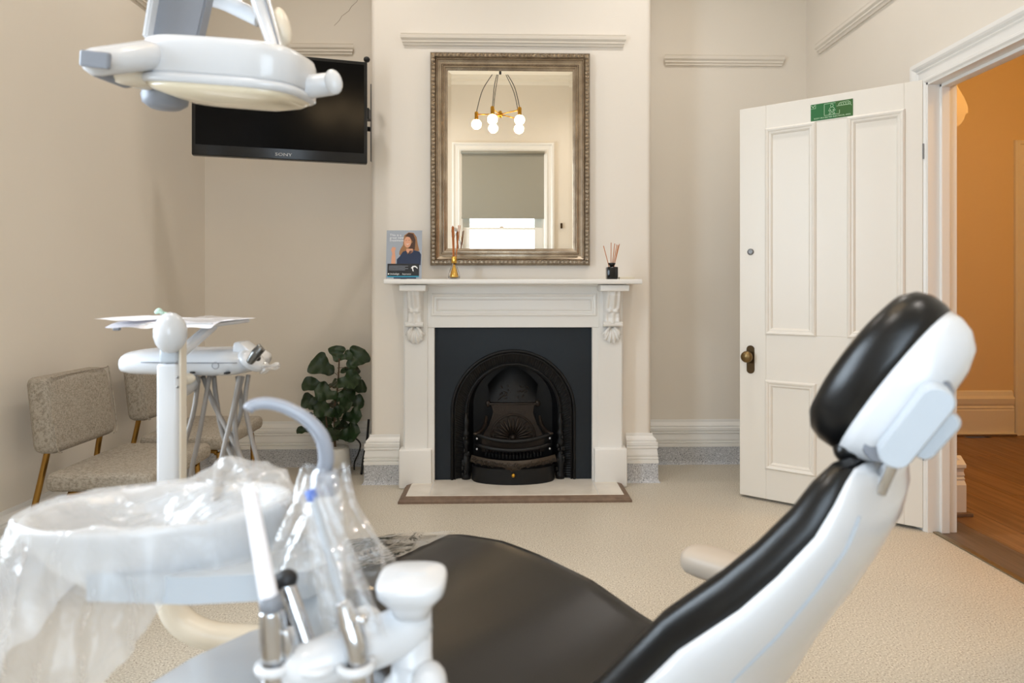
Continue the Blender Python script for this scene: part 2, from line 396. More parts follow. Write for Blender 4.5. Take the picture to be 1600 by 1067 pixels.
# breast returns: front + sides, mitred as one
def breast_base(x0, x1, side):
    out = []
    for prof, m in ((MP, m_white), (GP, m_granite)):
        bm = bmesh.new(); n = len(prof)
        A = [(x0, YC - u, v) for u, v in prof] if side < 0 else [(x1, YC - u, v) for u, v in prof]
        X = x0 if side < 0 else x1
        rows = [[((x1 if side < 0 else x0), YC - u, v) for u, v in prof], [(X + side * u, YC - u, v) for u, v in prof], [(X + side * u, YB - .03, v) for u, v in prof]]
        loft([r for r in rows], bm); out.append(bm)
    nm = 'baseboard_breast_left' if side < 0 else 'baseboard_breast_right'
    o = struct(obj(nm, out[0], m_white)); obj('coving', out[1], m_granite, o, label='speckled grey stone-like coving strip')
breast_base(BX0, atx(624, 3.9), -1); breast_base(atx(979, 3.9), BX1, 1)
# picture rails
RP = [(0, 0), (.012, 0), (.014, .012), (.022, .016), (.022, .026), (.032, .036), (.034, .05), (.026, .054), (.03, .062), (0, .066)]
def rail(name, p0, p1, z, out):
    p0 = Vector(p0); p1 = Vector(p1); o = Vector(out); bm = bmesh.new(); L = (p1 - p0).normalized()
    rings = [[p0 - L * u * .6 + o * u + Vector((0, 0, z + v)) for u, v in RP], [p1 + L * u * .6 + o * u + Vector((0, 0, z + v)) for u, v in RP]]
    struct(obj(name, loft(rings, bm), m_wall))
rail('trim_2', (atx(632, YC), YC, 0), (atx(972, YC), YC, 0), 2.505, (0, -1, 0))
rail('trim_3', (XL + .02, YB, 0), (atx(549, YB), YB, 0), 2.585, (0, -1, 0))
rail('trim_4', (atx(1041, YB), YB, 0), (atx(1219, YB), YB, 0), 2.535, (0, -1, 0))
rail('trim_5', (XL, .2, 0), (XL, YB - .15, 0), 2.575, (1, 0, 0))
rail('trim_6', (XR, 1.2, 0), (XR, 4.13, 0), 2.55, (-1, 0, 0))
# plaster crack on the left alcove wall
wb = bpy.data.objects['wall_back']
obj('plaster_crack', tube([at(x_, y_, YB - .0005) for x_, y_ in ((522, 40), (530, 32), (534, 25), (545, 17), (549, 10), (557, 3), (562, -6))], .0012, smooth=False, seg=4), mat('crack_shadow', (150, 132, 112), .9), wb)
# door architrave (room side): head and far/near legs
AP = [(0, 0), (0, .012), (.006, .018), (.016, .018), (.020, .012), (.052, .014), (.058, .020), (.066, .016), (.074, .026), (.082, .030), (.094, .030), (.098, .022), (.104, .022), (.104, 0)]
bm = bmesh.new(); sec = []
for (y, z, sy, sz) in ((DY0, 0, -1, 0), (DY0, DZ, -1, 1), (DY1, DZ, 1, 1), (DY1, 0, 1, 0)):
    sec.append([(XR - d, y + sy * a, z + sz * a) for a, d in AP])
loft(sec, bm); struct(obj('trim_7', bm, m_white))
# jamb lining with stop
b = box(XR - .01, XR + TR + .02, DY1 - .012, DY1 + .002, 0, DZ, .001); box(XR - .01, XR + TR + .02, DY0 - .002, DY0 + .012, 0, DZ, .001, bm=b)
box(XR - .01, XR + TR + .02, DY0, DY1, DZ - .012, DZ + .002, .001, bm=b)
box(XR + .045, XR + .085, DY1 - .026, DY1 - .01, 0, DZ - .01, .003, bm=b); box(XR + .045, XR + .085, DY0, DY1, DZ - .026, DZ - .01, .003, bm=b)
struct(obj('trim_8', b, m_white))
# threshold strip
o = tag(obj('threshold_strip', box(XR + .012, XR + .04, DY0, DY1 - .012, .0, .006, .002), mat('worn_threshold_metal', (150, 138, 112), .35, metal=.9)), 'thin metal threshold strip between speckled floor and oak boards', 'threshold')
# ---------------------------------------------------------------- hallway
hx0 = XR + .02
b = box(hx0, 4.6, .8, 5.25, -.12, -.012); fh = struct(obj('floor_hall', b, m_plankd))
pw = .185
k = 0
for i in range(14):
    x = hx0 + .025 + i * pw
    if i == 0: segs = [(DY0 - .6, 5.1)]
    else:
        s0 = 1.0 + ((i * 0.73) % 1.0) * 1.2; segs = [(.8, s0)]
        while s0 < 5.1: segs.append((s0, min(s0 + 1.5, 5.1))); s0 += 1.5
    for (a, c_) in segs:
        if c_ - a < .1: continue
        bm = box(-pw / 2 + .0012, pw / 2 - .0012, 0, c_ - a - .002, -.012, 0, .0012, seg=1)
        p = obj('plank', bm, m_plankd if i == 0 else m_plank, fh, local=True); p.location = (x + pw / 2, a, 0)
hw = m_hallwall
struct(obj('wall_hall_back', box(XR + TR, 4.6, 5.1, 5.25, 0, 3.3), hw))
struct(obj('wall_hall_left', box(XR, XR + TR, YB, 5.1, 0, 3.4), hw))
struct(obj('wall_hall_right', box(4.45, 4.6, .8, 5.1, 0, 3.3), hw))
struct(obj('wall_hall_rear', box(XR + TR, 4.6, .65, .8, 0, 3.3), hw))
struct(obj('ceiling_hall', box(XR + TR, 4.6, .65, 5.25, 3.3, 3.4), hw))
# arch pier in the hallway just past the doorway, its corbel and skirting
struct(obj('wall_hall_pier', box(XR + TR, 2.215, 3.33, 3.62, 0, 3.3, .006), hw))
bm = bmesh.new()
P0 = [(2.215 + u, v) for u, v in ((0, 1.88), (.012, 1.89), (.016, 1.905), (.05, 1.925), (.07, 1.95), (.075, 1.975), (.09, 1.985), (.088, 2.02), (.07, 2.06), (.04, 2.11), (.015, 2.16), (.0, 2.2))]
c0 = obj('trim_9', prism(P0, lambda u, v, t: (u, t, v), 3.33, 3.62), hw); struct(c0)
HB = [(0, 0), (.05, 0), (.05, .15), (.04, .165), (.035, .17), (.04, .178), (.033, .186), (.038, .196), (.03, .21), (.034, .225), (.05, .235), (.05, .25), (.01, .285), (0, .285)]
bm = prism(HB, lambda u, v, t: (2.215 + u, t, v), 3.30, 3.62); prism(HB, lambda u, v, t: (t, 3.33 - u, v), XR + TR + .02, 2.262, bm=bm)
struct(obj('baseboard_hall_pier', bm, m_white))
struct(obj('trim_10', box(XR + TR + .02, 2.285, 3.26, 3.30, 0, .018, .004), m_wood))
bm = prism([(0, 0), (.05, 0), (.05, .02), (.03, .022), (.03, .19), (.024, .2), (.03, .21), (.022, .225), (.03, .24), (.036, .28), (.02, .3), (.012, .33), (0, .34)], lambda u, v, t: (t, 5.1 - u, v), XR + TR, atx(1584, 5.08))
struct(obj('baseboard_hall_back', bm, m_white))
struct(obj('trim_11', box(XR + TR, atx(1584, 5.08), 5.04, 5.06, 0, .015, .003), m_wood))
# hallway door casing at the frame edge
b = frame(atx(1584, 5.1), 4.44, -.2, atz(215, 5.1), 5.1, [(0, 0), (0, .02), (.01, .03), (.03, .03), (.035, .02), (.07, .022), (.08, .03), (.10, .03), (.105, .01), (.115, 0)])
bmesh.ops.bisect_plane(b, geom=b.verts[:] + b.edges[:] + b.faces[:], plane_co=(0, 0, 0), plane_no=(0, 0, -1), clear_outer=True)
struct(obj('door_2', b, m_white))
# ---------------------------------------------------------------- the open door
FX, FY = 1.261, 3.617; HX, HY = 1.919, 3.078
W_ = math.hypot(HX - FX, HY - FY); ang = math.atan2(HY - FY, HX - FX)
d0 = FY; d1 = HY
def du(px):
    # intersection of the pixel ray with the door plane -> distance from the free edge
    xc = (px - CX) / F_; dx = xc * math.cos(TH) + math.sin(TH); dy = -xc * math.sin(TH) + math.cos(TH)
    ex, ey = (HX - FX) / W_, (HY - FY) / W_
    # F + u e = k d
    det = ex * (-dy) - ey * (-dx); u = ((-FX) * (-dy) - (-FY) * (-dx)) / det
    return u
def dz_(px, py):
    u = du(px); y = FY + (HY - FY) * u / W_; return atz(py, y)
door = empty_struct('door_1', (FX, FY, 0), ang)
DH = 2.068; DB = .014
ul = du(1197), du(1274); ur = du(1325), du(1413)
zt, zm = 1.943, .875; zl1, zl0 = .632, .175
b = box(0, W_, .010, .040, DB, DH)
obj('door_panel_core', b, m_door, door, local=True)
def doorbox(x0, x1, z0, z1, nm):
    return obj(nm, box(x0, x1, 0, .044, z0, z1, .002, seg=1), m_door, door, local=True)
doorbox(0, ul[0], DB, DH, 'stile'); doorbox(ur[1], W_, DB, DH, 'stile')
doorbox(ul[0], ur[1], zt, DH, 'rail'); doorbox(ul[0], ur[1], zl1, zm, 'rail'); doorbox(ul[0], ur[1], DB, zl0, 'rail')
doorbox(ul[1], ur[0], zm, zt, 'muntin'); doorbox(ul[1], ur[0], zl0, zl1, 'muntin')
PM = [(-.004, 0), (-.004, .005), (.004, .011), (.012, .009), (.017, .004), (.024, .004), (.030, -.001), (.034, -.008)]
for (a, c_) in (ul, ur):
    for (z0, z1) in ((zm, zt), (zl0, zl1)):
        obj('panel_moulding', frame(a, c_, z0, z1, 0, PM), m_door, door, local=True)
        obj('panel', box(a + .03, c_ - .03, .006, .012, z0 + .03, z1 - .03), m_door, door, local=True)
# knob, plate, lock, hinges, sign
kx = du(1173); kz = dz_(1173, 560)
hp = obj('handle_plate', prism([(kx + .021 * math.cos(a) , kz + (.045 if math.sin(a) > 0 else -.062) + .021 * math.sin(a)) for a in [2 * PI * i / 20 for i in range(20)]], lambda u, v, t: (u, t, v), -.004, 0), m_darkbrass, door, local=True, label='dark bronze rounded handle plate')
rx = Matrix.Rotation(PI / 2, 3, 'X')
obj('knob', lathe([(.010, 0), (.010, .02), (.026, .028), (.031, .04), (.029, .052), (.018, .060), (0, .062)], (kx - .006, 0, kz + .008), 20, M=rx), mat('worn_bronze', (128, 106, 70), .35, metal=.9, bump=(120, .5, .002)), hp, smooth=True, local=True, label='round aged brass knob')
obj('lock', lathe([(.017, 0), (.017, .004), (.013, .007), (.006, .006), (.0, .006)], (du(1173), 0, dz_(1173, 393)), 20, M=rx), m_grey_metal, door, smooth=True, local=True, label='round grey deadlock cylinder')
for zz in (1.74, .36):
    obj('hinge', box(W_ - .001, W_ + .006, -.004, .004, zz - .035, zz + .035, .0015), m_grey_metal, door, local=True)
sx0, sx1 = du(1267), du(1333); sz0, sz1 = dz_(1267, 187), dz_(1267, 161)
sg = obj('sign', box(sx0, sx1, -.0015, 0, sz0, sz1), m_green, door, local=True, label='green electrical area sign with white outline figure')
sw, sh = sx1 - sx0, sz1 - sz0
obj('faded_corner', prism([(sx0 + sw * .6, sz0 + sh * .0), (sx1, sz0), (sx1, sz1), (sx0 + sw * .58, sz1), (sx0 + sw * .62, sz0 + sh * .4)], lambda u, v, t: (u, t, v), -.0018, -.0014), m_green2, sg, local=True)
def ln(pts, m, parent, wd=.0016, y=-.0022, close=False, name='print_line'):
    bm = bmesh.new(); pts = list(pts)
    if close: pts = pts + [pts[0]]
    for (a, c_) in zip(pts, pts[1:]):
        a = Vector(a); c2 = Vector(c_); d = (c2 - a)
        if d.length < 1e-6: continue
        d.normalize(); n = Vector((-d.y, d.x)) * wd / 2
        add(bm, [(q.x, y, q.y) for q in (a - n, c2 - n, c2 + n, a + n)], [(0, 1, 2, 3)])
    return obj(name, bm, m, parent, local=True)
S = lambda u, v: (sx0 + sw * u, sz0 + sh * v)
ln([S(.33, .24), S(.33, .92), S(.60, .92)], m_signw, sg); ln([S(.33, .24), S(.69, .24), S(.69, .46)], m_signw, sg)
fig = [S(.51, .70), S(.55, .66), S(.59, .48), S(.565, .46), S(.54, .56), S(.535, .5), S(.58, .28), S(.545, .28), S(.51, .45), S(.475, .28), S(.44, .28), S(.485, .5), S(.48, .56), S(.455, .46), S(.43, .48), S(.47, .66), S(.51, .70)]
ln(fig, m_signw, sg, .0014, close=False, name='figure_outline')
ln([(S(.51, .78)[0] + .0065 * math.cos(a), S(.51, .78)[1] + .0075 * math.sin(a)) for a in [2 * PI * i / 12 for i in range(13)]], m_signw, sg, .0013, name='figure_head')
ln([S(.01, .74), S(.12, .74), S(.12, .97)], m_signw, sg, .0012); ln([S(.02, .95), S(.06, .80), S(.10, .95)], m_signw, sg, .002)
ln([S(.62, .70), S(.95, .70), S(.97, .62)], m_signw, sg, .0013); ln([S(.66, .72), S(.70, .88), S(.90, .93), S(.94, .74)], m_signw, sg, .0012)
for q in range(5): ln([(S(.70 + q * .055, .80)[0] + .006 * math.cos(a), S(0, .79)[1] + .006 * math.sin(a)) for a in [2 * PI * i / 10 for i in range(11)]], m_signw, sg, .001)
text('sign_text', 'BODY-PROTECTED ELECTRICAL AREA', sh * .12, m_signw, sg, (sx0 + sw * .08, -.0022, sz0 + sh * .08), (PI / 2, 0, 0), sx=1.0)
# ---------------------------------------------------------------- rear sash window (seen in the mirror)
win = empty_struct('window_1', ((WX0 + WX1) / 2, YR, WZ0))
rot = lambda bm: bm
# casing: facing +Y
def framey(x0, x1, z0, z1, Y, prof):
    b = frame(x0, x1, z0, z1, 0, prof)
    for v in b.verts: v.co.y = Y - v.co.y
    bmesh.ops.reverse_faces(b, faces=b.faces[:]); return b
ox0, ox1 = at(705.5, 0, VY).x, at(866.6, 0, VY).x; oz1 = atz(220.5, VY)
obj('window_frame', framey(ox0, ox1, WZ0 - .14, oz1, YR, [(0, 0), (0, .03), (.02, .035), (.04, .022), (.075, .02), (.085, .03), (.105, .022), (.125, .01), (.125, -.12)]), m_white, win)
sx_0, sx_1 = at(733, 0, VY).x, at(836, 0, VY).x; mr_ = atz(355.5, VY)
b = box(WX0, sx_0, YR - .11, YR - .072, mr_, WZ1, .002); box(sx_1, WX1, YR - .11, YR - .072, mr_, WZ1, .002, bm=b); box(sx_0, sx_1, YR - .11, YR - .072, mr_ - .012, mr_ + .012, .002, bm=b); box(sx_0, sx_1, YR - .11, YR - .072, WZ1 - .06, WZ1, .002, bm=b)
obj('upper_sash', b, m_white, win)
sw_ = sx_0 - WX0; b = box(WX0, sx_0, YR - .07, YR - .03, WZ0, mr_ + .012, .002); box(sx_1, WX1, YR - .07, YR - .03, WZ0, mr_ + .012, .002, bm=b); box(sx_0, sx_1, YR - .07, YR - .03, mr_ - .016, mr_ + .012, .002, bm=b); box(sx_0, sx_1, YR - .07, YR - .03, WZ0, WZ0 + .09, .002, bm=b)
obj('lower_sash', b, m_white, win)
obj('pane', box(WX0 + .02, WX1 - .02, YR - .068, YR - .064, mr_, WZ1 - .03), m_pane, win); obj('pane', box(WX0 + .02, WX1 - .02, YR - .038, YR - .034, WZ0 + .03, mr_), m_pane, win)
obj('sash_catch', box(-.05, .0, YR - .06, YR - .04, mr_ + .010, mr_ + .026, .003), m_brass, win)
obj('window_sill', box(ox0 - .03, ox1 + .03, YR - .1, YR + .07, WZ0 - .03, WZ0, .006), m_white, win)
bz0 = atz(339, VY)
bl = thing('roller_blind', 'grey roller blind half lowered over the bright window, reflected in mirror', 'blind', (0, YR + .02, WZ1))
obj('blind_fabric', box(WX0 - .005, WX1 + .005, YR + .012, YR + .014, bz0, WZ1 + .01), m_blind, bl)
obj('bottom_bar', box(WX0 - .005, WX1 + .005, YR + .008, YR + .018, bz0 - .012, bz0 + .006, .002), m_blind, bl)
obj('roller', tube([(WX0 - .01, YR + .03, WZ1 + .012), (WX1 + .01, YR + .03, WZ1 + .012)], .018, smooth=False), m_blind, bl, smooth=True)
cl = at(878.5, 351, VY - .02)
tag(obj('cord_cleat', box(cl.x - .012, cl.x + .012, YR, YR + .02, cl.z - .035, cl.z + .03, .004), m_darkbrass), 'small dark cord cleat on wall beside the window, in mirror', 'cleat')
# side window, left wall beside the camera (source of side daylight)
w2 = empty_struct('window_2', (XL, 1.0, .85))
b = bmesh.new(); b0 = frame(.4, 1.6, .85, 2.7, 0, [(-.1, 0), (-.1, .03), (-.02, .03), (0, .01), (0, -.1), (.05, -.1), (.05, -.13)])
for v in b0.verts: v.co = Vector((XL - v.co.y, v.co.x, v.co.z)) if False else Vector((XL - v.co.y * 1.0, v.co.x, v.co.z))
bmesh.ops.recalc_face_normals(b0, faces=b0.faces[:]); obj('window_frame', b0, m_white, w2)
obj('pane', box(XL - .125, XL - .12, .42, 1.58, .87, 2.68), m_pane, w2)
obj('glazing_bar', box(XL - .13, XL - .10, .44, 1.56, 1.75, 1.80), m_white, w2)
# ================================================================ FIREPLACE
YP = 3.83   # pilaster face plane
fp = thing('fireplace_surround', 'white painted timber mantelpiece with carved corbels around black fireplace', 'fireplace', (atx(802, 3.85), 3.85, 0))
Z = lambda py: atz(py, YP)
X = lambda px: atx(px, YP)
obj('mantel_shelf', box(atx(599, 3.66), atx(1004, 3.66), 3.66, 3.93, atz(443.8, 3.66), atz(436, 3.66), .006), m_white, fp, autos=A30)
SH = atz(436, 3.66)
obj('bed_moulding', box(X(627), X(979), 3.80, 3.93, atz(447, 3.8), atz(443, 3.8), .004), m_white, fp)
for a, c_ in ((629, 640), (964, 975)): obj('back_board', box(X(a), X(c_), YP + .03, 3.935, 0, SH - .03, .003), m_white, fp)
for s, (a, c_, pi, po, cw) in enumerate(((636, 668, 624, 675, (636.5, 662)), (936, 968, 928, 979, (941.5, 969)))):
    x0, x1 = X(a), X(c_)
    xi0, xi1 = (X(632), X(668)) if s == 0 else (X(934), X(972))
    obj('pilaster', box(xi0, xi1, YP, YP + .06, .15, SH - .03, .003), m_white, fp)
    obj('plinth_block', box(X(pi), X(po), YP - .03, YP + .07, .0, atz(700, YP), .008, seg=3), m_white, fp, autos=A30)
    # corbel
    cx0, cx1 = X(cw[0]), X(cw[1]); cm = (cx0 + cx1) / 2; cwid = (cx1 - cx0)
    cz1, cz0 = atz(455, 3.76), atz(511, 3.76)
    PR = [(0, .125), (.10, .12), (.25, .10), (.42, .075), (.52, .066), (.56, .078), (.60, .064), (.75, .05), (.82, .052), (.9, .062), (.96, .05), (1, .02)]
    def prf(v):
        for (a0, b0), (a1, b1) in zip(PR, PR[1:]):
            if v <= a1: return b0 + (b1 - b0) * (v - a0) / (a1 - a0 + 1e-9)
        return PR[-1][1]
    def cf(u, v):
        ux = (u - .5); e = 1 - abs(ux * 2) ** 6
        d = prf(v) * (.15 + .85 * e) * .9 + .007 * math.cos(ux * 2 * PI * 2.5) * e * (1 if v < .5 or v > .6 else -.6)
        if u in (0, 1): d = 0
        return Vector((cm + ux * cwid, YP - d, cz1 + (cz0 - cz1) * v))
    cb = obj('corbel', grid(cf, 20, 40), m_white, fp, smooth=True)
    obj('corbel_cap', box(cm - cwid * .8, cm + cwid * .8, YP - .135, YP + .01, atz(455, 3.72), atz(445, 3.72), .006, seg=3), m_white, cb, autos=A30)
    obj('scroll', tube([(cx0 - .004, YP - .045, cz0 + .014), (cx1 + .004, YP - .045, cz0 + .014)], .014, smooth=False, seg=14), m_white, cb, autos=A30)
    ah = cz0 - atz(538, 3.80)
    def af(u, v):
        th = (u - .5) * 2.1; r = .012 + v * ah * (1 - .10 * abs(math.sin(u * PI * 5)) * v)
        ux = math.sin(th) * r * .62; 
        return Vector((cm + ux, YP - .012 - .022 * math.sin(PI * min(1, v * .9)) - .007 * math.cos(u * PI * 10) * v * (1 if 0 < u < 1 else 0), cz0 + .012 - math.cos(th) * r * 1.0))
    bm = grid(af, 40, 10)
    obj('acanthus_leaf', bm, m_white, cb, smooth=True)
    for e in (-1, 1):
        obj('acanthus_side', tube([(cm + e * .012, YP - .03, cz0), (cm + e * .035, YP - .028, cz0 - ah * .35), (cm + e * .036, YP - .02, cz0 - ah * .62), (cm + e * .045, YP - .012, cz0 - ah * .72)], [.006, .012, .006, .003], seg=8), m_white, cb, smooth=True)
# frieze with recessed panel
fz0, fz1 = Z(511.5), SH - .035
b = box(X(668), X(936), YP - .004, YP + .05, fz0, fz1, .002, seg=1)
fr = obj('frieze', b, m_white, fp)
obj('frieze_moulding', frame(X(673), X(932), Z(494), Z(458), YP - .004, [(0, 0), (0, .006), (.008, .011), (.016, .008), (.020, .001), (.030, .001), (.034, .006), (.040, .001)]), m_white, fr)
for a, c_ in ((668, 678.5), (925.5, 936)):
    obj('slip', box(X(a), X(c_), YP + .005, YP + .06, 0, fz0 + .001, .002, seg=1), m_white, fp)
# hearth
hz = .032
hf = fl(621, 789); hr = fl(988, 785.5); hy0 = 3.535
hearth = thing('hearth', 'pale marble hearth slab edged with weathered wood moulding', 'hearth', (.06, 3.68, 0))
hx_0, hx_1 = hf.x, hr.x
b = box(hx_0 + .035, hx_1 - .035, hy0 + .035, 3.84, 0, hz, .002, seg=1)
obj('marble_slab', b, m_marble, hearth)
iy0 = atx(678.5, YP); iy1 = atx(925.5, YP)
obj('marble_joint', box(iy0 - .002, iy0, hy0 + .036, 3.84, hz - .001, hz + .0006), m_lgrey, hearth); obj('marble_joint', box(iy1, iy1 + .002, hy0 + .036, 3.84, hz - .001, hz + .0006), m_lgrey, hearth)
obj('inner_hearth', box(iy0, iy1, 3.84, 3.92, 0, hz - .0005), m_marble, hearth)
HPf = [(0, 0), (0, .012), (.006, .016), (.008, .022), (.02, .026), (.035, .030), (.036, 0)]
rows = []
for P_ in ((hx_0, 3.80, 1, 0), (hx_0, hy0, 1, 1), (hx_1, hy0, -1, 1), (hx_1, 3.80, -1, 0)):
    rows.append([(P_[0] + P_[2] * u, P_[1] + P_[3] * u, v) for u, v in HPf])
obj('wood_edging', loft(rows), m_wood, hearth)
# cast iron insert
YI = 3.875
fi = thing('fireplace_insert', 'black cast iron arched fireplace insert with curved grate bars', 'fireplace', (atx(802, YI), YI, hz))
Xi = lambda px: atx(px, YI); Zi = lambda py: atz(py, YI)
cxI = Xi(802); czI = Zi(643); ro = Xi(897) - cxI; ri = Xi(874.5) - cxI
# plate with arched hole
bm = bmesh.new(); x0, x1, z0, z1 = X(678), X(926), hz, fz0 + .01
N = 28; inner = [(cxI - ro, z0)] + [(cxI - ro * math.cos(PI * i / N), czI + ro * math.sin(PI * i / N)) for i in range(N + 1)] + [(cxI + ro, z0)]
outer = []
for (u, v) in inner:
    if v <= czI + 1e-6: outer.append((x0 if u < cxI else x1, v))
    else:
        a = math.atan2(v - czI, u - cxI); c, s = math.cos(a), math.sin(a)
        k = min(((x1 if c > 0 else x0) - cxI) / c if abs(c) > 1e-6 else 9, (z1 - czI) / s); outer.append((cxI + c * k, czI + s * k))
for (i0, i1), (o0, o1) in zip(zip(inner, inner[1:]), zip(outer, outer[1:])):
    add(bm, [(i0[0], YI, i0[1]), (i1[0], YI, i1[1]), (o1[0], YI, o1[1]), (o0[0], YI, o0[1])], [(0, 1, 2, 3)])
add(bm, [(x0, YI, z1), (x0, YI, z1), (x0, YI, z1)], [])
# corner fill
for sx__, xx in ((-1, x0), (1, x1)):
    pts = [p for p in outer if (p[0] - cxI) * sx__ >= 0 and abs(p[1] - z1) < 1e-5]
    sidep = [p for p in outer if abs(p[0] - xx) < 1e-5 and p[1] > czI]
    if pts and sidep:
        a = min(pts, key=lambda p: abs(p[0] - xx)); c_ = max(sidep, key=lambda p: p[1])
        add(bm, [(a[0], YI, a[1]), (xx, YI, z1), (c_[0], YI, c_[1])], [(0, 1, 2)])
bmesh.ops.remove_doubles(bm, verts=bm.verts[:], dist=1e-5)
bmesh.ops.recalc_face_normals(bm, faces=bm.faces[:])
bmesh.ops.solidify(bm, geom=bm.faces[:], thickness=.006)
obj('surround_plate', bm, m_plate, fi)
# arch ring (two beads + ribbed cove)
def arch(r, Yc, rad, bm=None, seg=10):
    pts = [(cxI - r, Yc, hz)] + [(cxI - r * math.cos(PI * i / 30), Yc, czI + r * math.sin(PI * i / 30)) for i in range(31)] + [(cxI + r, Yc, hz)]
    return tube(pts, rad, bm, seg, smooth=False)
b = arch(ro, YI - .008, .009); arch(ro - .016, YI - .004, .005, b); arch(ri + .004, YI + .02, .007, b); arch(ri - .004, YI + .035, .005, b)
ring = obj('arch_bead', b, m_black, fi, smooth=True)
def path(r, t):
    leg = czI - hz; L = 2 * leg + PI * r; d = t * L
    if d < leg: return (cxI - r, hz + d)
    if d > leg + PI * r: return (cxI + r, hz + (L - d))
    a = (d - leg) / r; return (cxI - r * math.cos(a), czI + r * math.sin(a))
def cove(u, v):
    r = ro + (ri - ro) * v; x, z = path(r, u); y = YI - .004 + .034 * math.sin(v * PI / 2) + (.003 if int(u * 260) % 2 else 0)
    return Vector((x, y, z))
obj('ribbed_cove', grid(cove, 260, 5), m_black, fi)
# inner reveal going back and firebox
def rev(u, v):
    r = ri * (1 - .12 * v); x, z = path(r, u); return Vector((x, YI + .03 + .22 * v, z))
obj('firebox', grid(rev, 60, 4), m_black, fi)
obj('fireback', box(cxI - ri, cxI + ri, YI + .22, YI + .25, hz, czI + ri), m_black, fi)
# carved columns on the legs
for e in (-1, 1):
    cxx = cxI + e * (ri + .004); b = bmesh.new()
    prof = [(.03, 0), (.034, .02), (.022, .04), (.03, .07), (.034, .10), (.024, .13), (.014, .15), (.018, .19), (.028, .21), (.014, .23), (.024, .25), (.026, .262), (.014, .275), (.020, .30), (.022, .33), (.012, .345), (.010, .37), (.0, .375)]
    lathe([(r * .85, z + hz) for r, z in prof], (cxx, YI + .012, 0), 10, bm=b)
    for q in range(16):
        ellip((cxx + R.uniform(-.022, .022), YI - .004 + R.uniform(-.01, .01), hz + .02 + R.random() * .22), (.009, .008, .013), b, seg=6)
    obj('carved_column', b, m_black, fi, smooth=True)
# throat panel: bar, plaque, fan
zb = Zi(636)
b = box(Xi(764) , Xi(840), YI + .10, YI + .20, zb - .006, zb + .006, .003); ellip((Xi(762), YI + .12, zb), (.014, .012, .02), b, seg=8); ellip((Xi(842), YI + .12, zb), (.014, .012, .02), b, seg=8)
obj('canopy_bar', b, m_iron, fi, autos=A30)
def hood(u, v):
    x = cxI + (u - .5) * 2 * (.13 + .02 * v); return Vector((x, YI + .13 + .06 * v + .02 * abs(u - .5), zb + v * (czI + ri * .86 - zb) * (1 - .5 * (2 * u - 1) ** 2)))
obj('canopy', grid(hood, 14, 8), m_black, fi, smooth=True)
b = bmesh.new()
for q in range(26):
    a = R.uniform(-.11, .11); v = R.uniform(.15, .6)
    ellip((cxI + a * .8, YI + .135 + .05 * v, zb + v * .17), (.012, .004, .004), b, seg=6, M=Matrix.Rotation(R.uniform(-1, 1), 3, 'Y'))
obj('relief_scroll', b, m_iron, fi, smooth=True)
# face plate of the basket: waisted plaque w/ fan
pl = [(Xi(767), zb), (Xi(836), zb), (Xi(834), Zi(650)), (Xi(840), Zi(668)), (Xi(852), Zi(690)), (Xi(852), Zi(712)), (Xi(752), Zi(712)), (Xi(752), Zi(690)), (Xi(764), Zi(668)), (Xi(770), Zi(650))]
obj('back_plaque', prism(pl, lambda u, v, t: (u, t, v), YI + .10, YI + .12), m_iron, fi)
fcx, fcz = cxI, Zi(690)
b = tube([(fcx - .128 * math.cos(PI * i / 20), YI + .096, fcz + .135 * math.sin(PI * i / 20)) for i in range(21)], .006, smooth=False, seg=8)
for i in range(13):
    a = PI * (i + .5) / 13; r0, r1 = .025, .112 + .012 * (i % 2)
    tube([(fcx - r0 * math.cos(a), YI + .09, fcz + r0 * math.sin(a)), (fcx - (r0 + r1) / 2 * math.cos(a), YI + .082, fcz + (r0 + r1) / 2 * math.sin(a)), (fcx - r1 * math.cos(a), YI + .095, fcz + r1 * math.sin(a))], [.003, .008, .004], b, seg=6, n=3)
ellip((fcx, YI + .085, fcz + .005), (.018, .015, .016), b, seg=10)
obj('shell_fan', b, m_iron, fi, smooth=True)
for e in (-1, 1):
    obj('side_horn', tube([(cxI + e * .155, YI + .10, Zi(655)), (cxI + e * .165, YI + .06, Zi(668)), (cxI + e * .20, YI - .01, Zi(676)), (cxI + e * .225, YI - .02, Zi(676))], [.008, .012, .012, .006], seg=8), m_iron, fi, smooth=True)
def bow(hw, Yc, bulge, z, sag, r, seg=10, n=16):
    return tube([(cxI + hw * (2 * i / n - 1), Yc - bulge * (1 - (2 * i / n - 1) ** 2), z - sag * (1 - (2 * i / n - 1) ** 2)) for i in range(n + 1)], r, smooth=False, seg=seg)
obj('grate_bar', bow(.215, YI - .01, .075, Zi(677), .028, .0105), m_black, fi, smooth=True)
obj('grate_bar', bow(.212, YI - .01, .075, Zi(693), .020, .0115), m_black, fi, smooth=True)
for e in (-1, 1):
    for zz in (683, 699): obj('bolt', ellip((cxI + e * .205, YI - .035, Zi(zz)), (.005, .004, .006), seg=8), m_logo, fi, smooth=True)
# slotted grate
for i in range(17):
    t = (i + .5) / 17 * 2 - 1; yy = YI - .015 - .075 * (1 - t * t)
    obj('grate_finger', box(cxI + t * .165 - .005, cxI + t * .165 + .005, yy, yy + .10, Zi(708) - .012, Zi(708) + .012 , .002, seg=1), m_black, fi)
